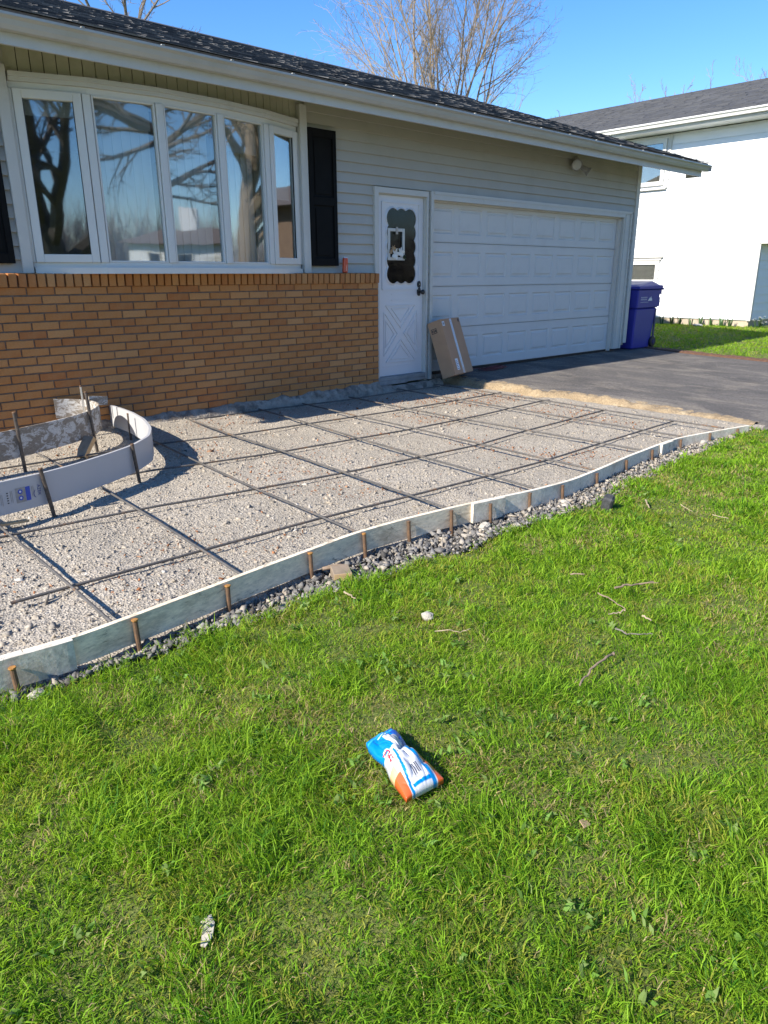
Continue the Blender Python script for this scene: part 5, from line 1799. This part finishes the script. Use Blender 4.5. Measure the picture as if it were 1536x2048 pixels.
# roof
NEX, NEZ, NRX, NRZ = 11.50, 4.55, 16.0, 6.05
m = MB()
m.add([(NEX, -.7, NEZ - .04), (NRX, -.7, NRZ - .04), (NRX, NYB + .5, NRZ - .04), (NEX, NYB + .5, NEZ - .04), (NEX, -.7, NEZ), (NRX, -.7, NRZ), (NRX, NYB + .5, NRZ), (NEX, NYB + .5, NEZ)], BOXF)
m.add([(NRX, -.7, NRZ - .04), (20.5, -.7, NEZ - .04), (20.5, NYB + .5, NEZ - .04), (NRX, NYB + .5, NRZ - .04), (NRX, -.7, NRZ), (20.5, -.7, NEZ), (20.5, NYB + .5, NEZ), (NRX, NYB + .5, NRZ)], BOXF)
nroof = m.build('roof', M['shingle_far'], nb)
rr = random.Random(8)
sv, sf, st = [], [], []
nsl = (NRZ - NEZ) / (NRX - NEX)
for c_ in range(30):
    y = -.7 + rr.uniform(-.2, 0); x0 = NEX - .02 + c_ * .15; x1 = min(x0 + .19, NRX)
    while y < NYB + .5:
        w = rr.choice([.15, .2, .25, .32]); ya, yb = max(y, -.72), min(y + w, NYB + .5)
        zt0 = NEZ + (x0 - NEX) * nsl; zt1 = NEZ + (x1 - NEX) * nsl; th = rr.choice([.012, .016, .022])
        o0 = len(sv)
        sv += [(x0, ya, zt0 + .002), (x1, ya, zt1 + .001), (x1, yb, zt1 + .001), (x0, yb, zt0 + .002), (x0, ya, zt0 + th), (x1, ya, zt1 + .005), (x1, yb, zt1 + .005), (x0, yb, zt0 + th)]
        sf += [tuple(q + o0 for q in f) for f in BOXF]; st += [.12 + .38 * rr.random()] * 8
        y += w
m = MB(); m.v = sv; m.f = sf; m.m = [0] * len(sf)
ob = m.build('shingle_rest', M['shingle'], nroof); set_tone(ob, st); tag(ob, kind='stuff')
m = MB(); m.box(NEX - .02, NEX + .005, -.7, NYB + .5, NEZ - .16, NEZ - .005); m.build('fascia', M['trim'], nb)
m = MB(); m.prism([(NEX - .022, NEZ - .02), (NEX - .022, NEZ - .12), (NEX - .09, NEZ - .12), (NEX - .105, NEZ - .07), (NEX - .135, NEZ - .045), (NEX - .135, NEZ - .015), (NEX - .12, NEZ - .015), (NEX - .10, NEZ - .06), (NEX - .085, NEZ - .105), (NEX - .03, NEZ - .105), (NEX - .03, NEZ - .02)], 'y', -.72, NYB + .5)
m.build('gutter', M['vinyl'], nb)
m = MB(); m.box(NEX + .006, NXW + .03, -.7, NYB + .5, NEZ - .175, NEZ - .16)
for k in range(44):
    y = -.6 + k * .3; m.box(NEX + .006, NXW + .03, y, y + .012, NEZ - .181, NEZ - .1755)
m.build('soffit', M['nb_siding'], nb)
for gy in (-.08,):
    m = MB(); m.prism([(NXW + .05, 4.36), (19.95, 4.36), (NRX, NRZ - .06)], 'y', NYU + .02, NYU + .1); m.build('gable', M['nb_siding'], nb)

# spring bulbs along its foundation
rg = np.random.default_rng(91)
for i, y in enumerate(np.linspace(.9, 3.3, 11)):
    x = 11.83 + rg.uniform(-.06, .05)
    base = float(lawn_z(np.array(x), np.array(y)))
    ro = empty('bulb_plant', (x, y, base), 'clump of narrow green bulb leaves in the row along the white house foundation', 'plant', 'bulb plants along the white house')
    m = MB()
    for k in range(12):
        a = rg.uniform(0, 6.28); l_ = rg.uniform(.16, .30); ln = rg.uniform(.15, .7)
        d = Vector((math.cos(a), math.sin(a), 0)); s_ = Vector((-d.y, d.x, 0)) * .010
        b0 = Vector((x, y, base)) + d * .03
        p1 = b0 + d * l_ * .3 * ln + Vector((0, 0, l_ * .65)); p2 = p1 + d * l_ * .5 * ln + Vector((0, 0, l_ * .25 * (1 - ln)))
        m.add([b0 - s_, b0 + s_, p1 + s_, p1 - s_, p2], [(0, 1, 2, 3), (3, 2, 4)])
    m.build('leaves', M['leaf_green'], ro)
ro = empty('white_flowers', (12.05, .33, .05), 'white flowering clump at the front corner of the white house', 'plant')
m = MB(); m2 = MB()
for k in range(26):
    a = rg.uniform(0, 6.28); r_ = rg.uniform(0, .2)
    q = Vector((12.05 + r_ * math.cos(a), .33 + r_ * math.sin(a), .06 + rg.uniform(.08, .24)))
    m2.tube([(12.05 + r_ * .4 * math.cos(a), .33 + r_ * .4 * math.sin(a), .04), q], .006, 4)
    for j in range(5):
        b = 2 * math.pi * j / 5; d = Vector((math.cos(b), math.sin(b), .3)) * .035; s_ = Vector((-math.sin(b), math.cos(b), 0)) * .016
        m.add([q, q + d * .6 + s_, q + d, q + d * .6 - s_], [(0, 1, 2, 3)])
m.build('blossom', M['petal'], ro); m2.build('stems', M['leaf_green'], ro)
rock('edging_stone', (11.72, 1.62, .07), .11, 12, M['print_grey'], 'flat grey stone lying at the neighbour foundation', 'stone', (1.4, .8, .4))


# ------------------------------------------------------------------ bare trees
def tree(name, base, height, r0, seed, lb, mats, limbs=9, up=.55, spread=.5, first=.22, dens=(8, 8, 7), lean=(0, 0), twig_r=.006, cat='tree', grp=None, levels=3):
    rr = random.Random(seed)
    root = empty(name, base, lb, cat, grp)
    tr, cr = MB(), MB()

    def branch(p, d, ln, r, lvl, mb, sides):
        seg = 6 if lvl == 0 else (6 if lvl == 1 else (4 if lvl == 2 else 3))
        pts = [p.copy()]; dirs = []
        q = p.copy(); dd = d.copy()
        for i in range(seg):
            wob = .10 if lvl < 2 else .16
            dd = (dd + Vector((rr.gauss(0, wob), rr.gauss(0, wob), rr.gauss(0, wob * .6))) + Vector((0, 0, up * (.10 if lvl < 2 else .06)))).normalized()
            q = q + dd * (ln / seg); pts.append(q.copy()); dirs.append(dd.copy())
        rad = [max(twig_r * .5, r * (1 - .72 * i / seg)) for i in range(seg + 1)]
        mb.tube(pts, rad, sides, cap=False)
        return pts, dirs, rad

    b = Vector(base)
    tp, td, tra = branch(b - Vector((0, 0, .2)), Vector((lean[0], lean[1], 1)).normalized(), height * (first + .38), r0, 0, tr, 10)
    stack = []
    for i in range(limbs):
        a = 2 * math.pi * i / limbs + rr.uniform(-.4, .4)
        f = first / (first + .38) + (1 - first / (first + .38)) * (i / limbs) * .95
        k = min(int(f * 6), 5); p = tp[k].lerp(tp[k + 1], f * 6 - k)
        s_ = spread * rr.uniform(.6, 1.25)
        d = Vector((math.cos(a) * s_, math.sin(a) * s_, 1)).normalized()
        stack.append((p, d, height * rr.uniform(.45, .68) * (1 - .30 * f), tra[k] * .62, 1))
    while stack:
        p, d, ln, r, lvl = stack.pop()
        pts, dirs, rad = branch(p, d, ln, r, lvl, tr if lvl == 1 else cr, 6 if lvl == 1 else (4 if lvl == 2 else 3))
        if lvl > levels: continue
        nchild = dens[lvl - 1]
        for j in range(nchild):
            f = .18 + .80 * (j + rr.random()) / nchild
            k = min(int(f * (len(pts) - 1)), len(pts) - 2)
            pp = pts[k].lerp(pts[k + 1], f * (len(pts) - 1) - k)
            dd = dirs[k]
            side = dd.orthogonal().normalized(); side.rotate(Matrix.Rotation(rr.uniform(0, 6.283), 3, dd))
            ang = rr.uniform(.45, .95)
            nd = (dd * math.cos(ang) + side * math.sin(ang) + Vector((0, 0, up * .35))).normalized()
            stack.append((pp, nd, ln * rr.uniform(.30, .52) * (1.1 - .45 * f), max(twig_r, rad[k] * .5), lvl + 1))
    tr.build('trunk', mats[0], root)
    cr.build('crown', mats[1], root)
    return root


def along(px_dir, dist, z=-.1):
    d = Vector((px_dir[0], px_dir[1], 0)).normalized()
    return (CAM_POS.x + d.x * dist, CAM_POS.y + d.y * dist, z)


tree('bare_maple', along((.732, .681), 27), 15, .115, 3, 'tall bare tree with many upright limbs right behind the house roof', (M['branch'], M['bud_twig']), limbs=18, up=.45, spread=.46, first=.15, dens=(12, 9, 4), twig_r=.005)
tree('bare_sapling', along((.627, .779), 46), 13.4, .13, 5, 'small bare reddish tree far behind the roof, left of the tall tree', (M['red_twig'], M['red_twig']), limbs=14, up=1.3, spread=.35, first=.2, dens=(8, 7, 4), twig_r=.008, grp='far bare trees')
tree('bare_sapling', along((.80, .60), 30), 6.6, .10, 6, 'low bare tree beside the right flank of the tall tree', (M['branch'], M['bud_twig']), limbs=14, up=.3, spread=1.0, first=.25, dens=(8, 7, 4), twig_r=.006, grp='far bare trees')
tree('bare_sapling', along((.872, .490), 40), 9.4, .12, 7, 'bare reddish tree just showing over the middle of the neighbour roof', (M['red_twig'], M['red_twig']), limbs=12, up=.9, spread=.5, first=.25, dens=(7, 6, 4), twig_r=.008, grp='far bare trees')
tree('bare_sapling', along((.930, .367), 42), 10.6, .12, 8, 'bare reddish tree over the neighbour roof at the right picture edge', (M['red_twig'], M['red_twig']), limbs=12, up=.9, spread=.6, first=.3, dens=(7, 6, 4), twig_r=.008, grp='far bare trees')
tree('bare_tree', along((.44, .90), 22), 9.6, .16, 9, 'bare tree poking over the roof at the upper left', (M['bark'], M['branch']), limbs=9, up=.25, spread=1.3, first=.45, dens=(6, 6, 5), twig_r=.007, grp='far bare trees')

# what the window glass looks back at: street trees, woods and the houses opposite
MG = 'trees mirrored in the windows'
tree('street_tree', (-7.6, -12.4, -.3), 12, .40, 12, 'forked dark tree mirrored in the leftmost window light', (M['bark'], M['bark']), limbs=8, up=.1, spread=1.0, first=.16, dens=(8, 8, 5), twig_r=.010, grp=MG)
tree('street_tree', (2.2, -12.6, -.3), 13, .36, 11, 'wide bare tree mirrored in the middle window lights', (M['bark'], M['bark']), limbs=12, up=.05, spread=1.9, first=.18, dens=(8, 8, 5), twig_r=.009, grp=MG)
tree('street_tree', (13.3, -12.3, -.3), 13, .42, 21, 'thick pale trunk mirrored in the fourth window light', (M['branch'], M['branch']), limbs=9, up=.2, spread=1.2, first=.20, dens=(8, 8, 5), twig_r=.010, grp=MG)
rg = np.random.default_rng(123)
wp = np.array([(-75, -50), (-30, -58), (20, -62), (60, -58), (105, -30)], float)
ws = np.concatenate([[0], np.cumsum(np.linalg.norm(np.diff(wp, axis=0), axis=1))])
nt = 2400
u = rg.uniform(0, ws[-1], nt)
tx = np.interp(u, ws, wp[:, 0]) + rg.normal(0, 4, nt); ty = np.interp(u, ws, wp[:, 1]) + rg.normal(0, 4, nt)
rep = 30
bx2 = np.repeat(tx, rep) + rg.normal(0, .5, nt * rep); by2 = np.repeat(ty, rep) + rg.normal(0, .5, nt * rep)
hh = np.repeat(rg.uniform(.7, 1.1, nt), rep)
bz2 = rg.uniform(-.6, 5.0, nt * rep) * hh
nn = nt * rep
cc = np.array([.34, .31, .30]) * rg.uniform(.6, 1.3, nn)[:, None]
o = blades('far_wood', bx2, by2, bz2, rg.uniform(1.2, 4.0, nn) * hh, rg.uniform(.03, .09, nn), rg.uniform(0, 6.28, nn), rg.uniform(.1, .9, nn), cc, mat=M['stone'], seed=5, single=True)
tag(o, 'bare grey wood along the far side of the street', 'wood', kind='stuff')


def opposite(loc, rot, lb, chim, sc=.78, wm='nb_siding'):
    h = empty('opposite_house', loc, lb, 'house', 'houses across the street')
    h.rotation_euler = (0, 0, rot); h.scale = (sc, sc, sc)
    Z3 = (0, 0, 0)
    MB().box(-5, 5, -3.5, 3.5, -.6, 2.7).build('house_walls', M[wm], h, origin=Z3)
    m = MB(); m.prism([(-4.0, 2.62), (4.0, 2.62), (0, 3.7)], 'x', -5.4, 5.4); m.build('roof', M['house_roof'], h, origin=Z3)
    m = MB(); m.prism([(-3.4, 2.705), (3.4, 2.705), (0, 3.6)], 'x', -5.42, -5.405); m.build('gable', M[wm], h, origin=Z3)
    if chim: MB().box(-1.5, -.5, -.6, .3, 3.2, 4.9).build('chimney', M['nb_siding'], h, origin=Z3)
    for x in (-3.6, -1.4, 2.6):
        f = MB().box(x, x + 1.0, 3.501, 3.55, .9, 2.2).build('window', M['vinyl'], h, origin=Z3)
        MB().box(x + .1, x + .9, 3.551, 3.555, 1.0, 2.1).build('pane', M['black'], f, origin=Z3)
    for y in (-1.8, .8):
        f = MB().box(-5.05, -5.001, y, y + .9, .9, 2.2).build('window', M['vinyl'], h, origin=Z3)
        MB().box(-5.055, -5.051, y + .1, y + .8, 1.0, 2.1).build('pane', M['black'], f, origin=Z3)
    MB().box(.2, 2.2, 3.501, 3.54, -.3, 1.9).build('garage_door', M['vinyl'], h, origin=Z3)


opposite((8.2, -33, .5), .95, 'white gabled house mirrored in the second window light', False, .92)
opposite((19.6, -32, .5), .7, 'white house with chimney mirrored in the third window light', True, .92)
opposite((40, -14.5, -.2), -1.1, 'tall brown house mirrored in the rightmost window light', False, 1.9, 'brown_wall')
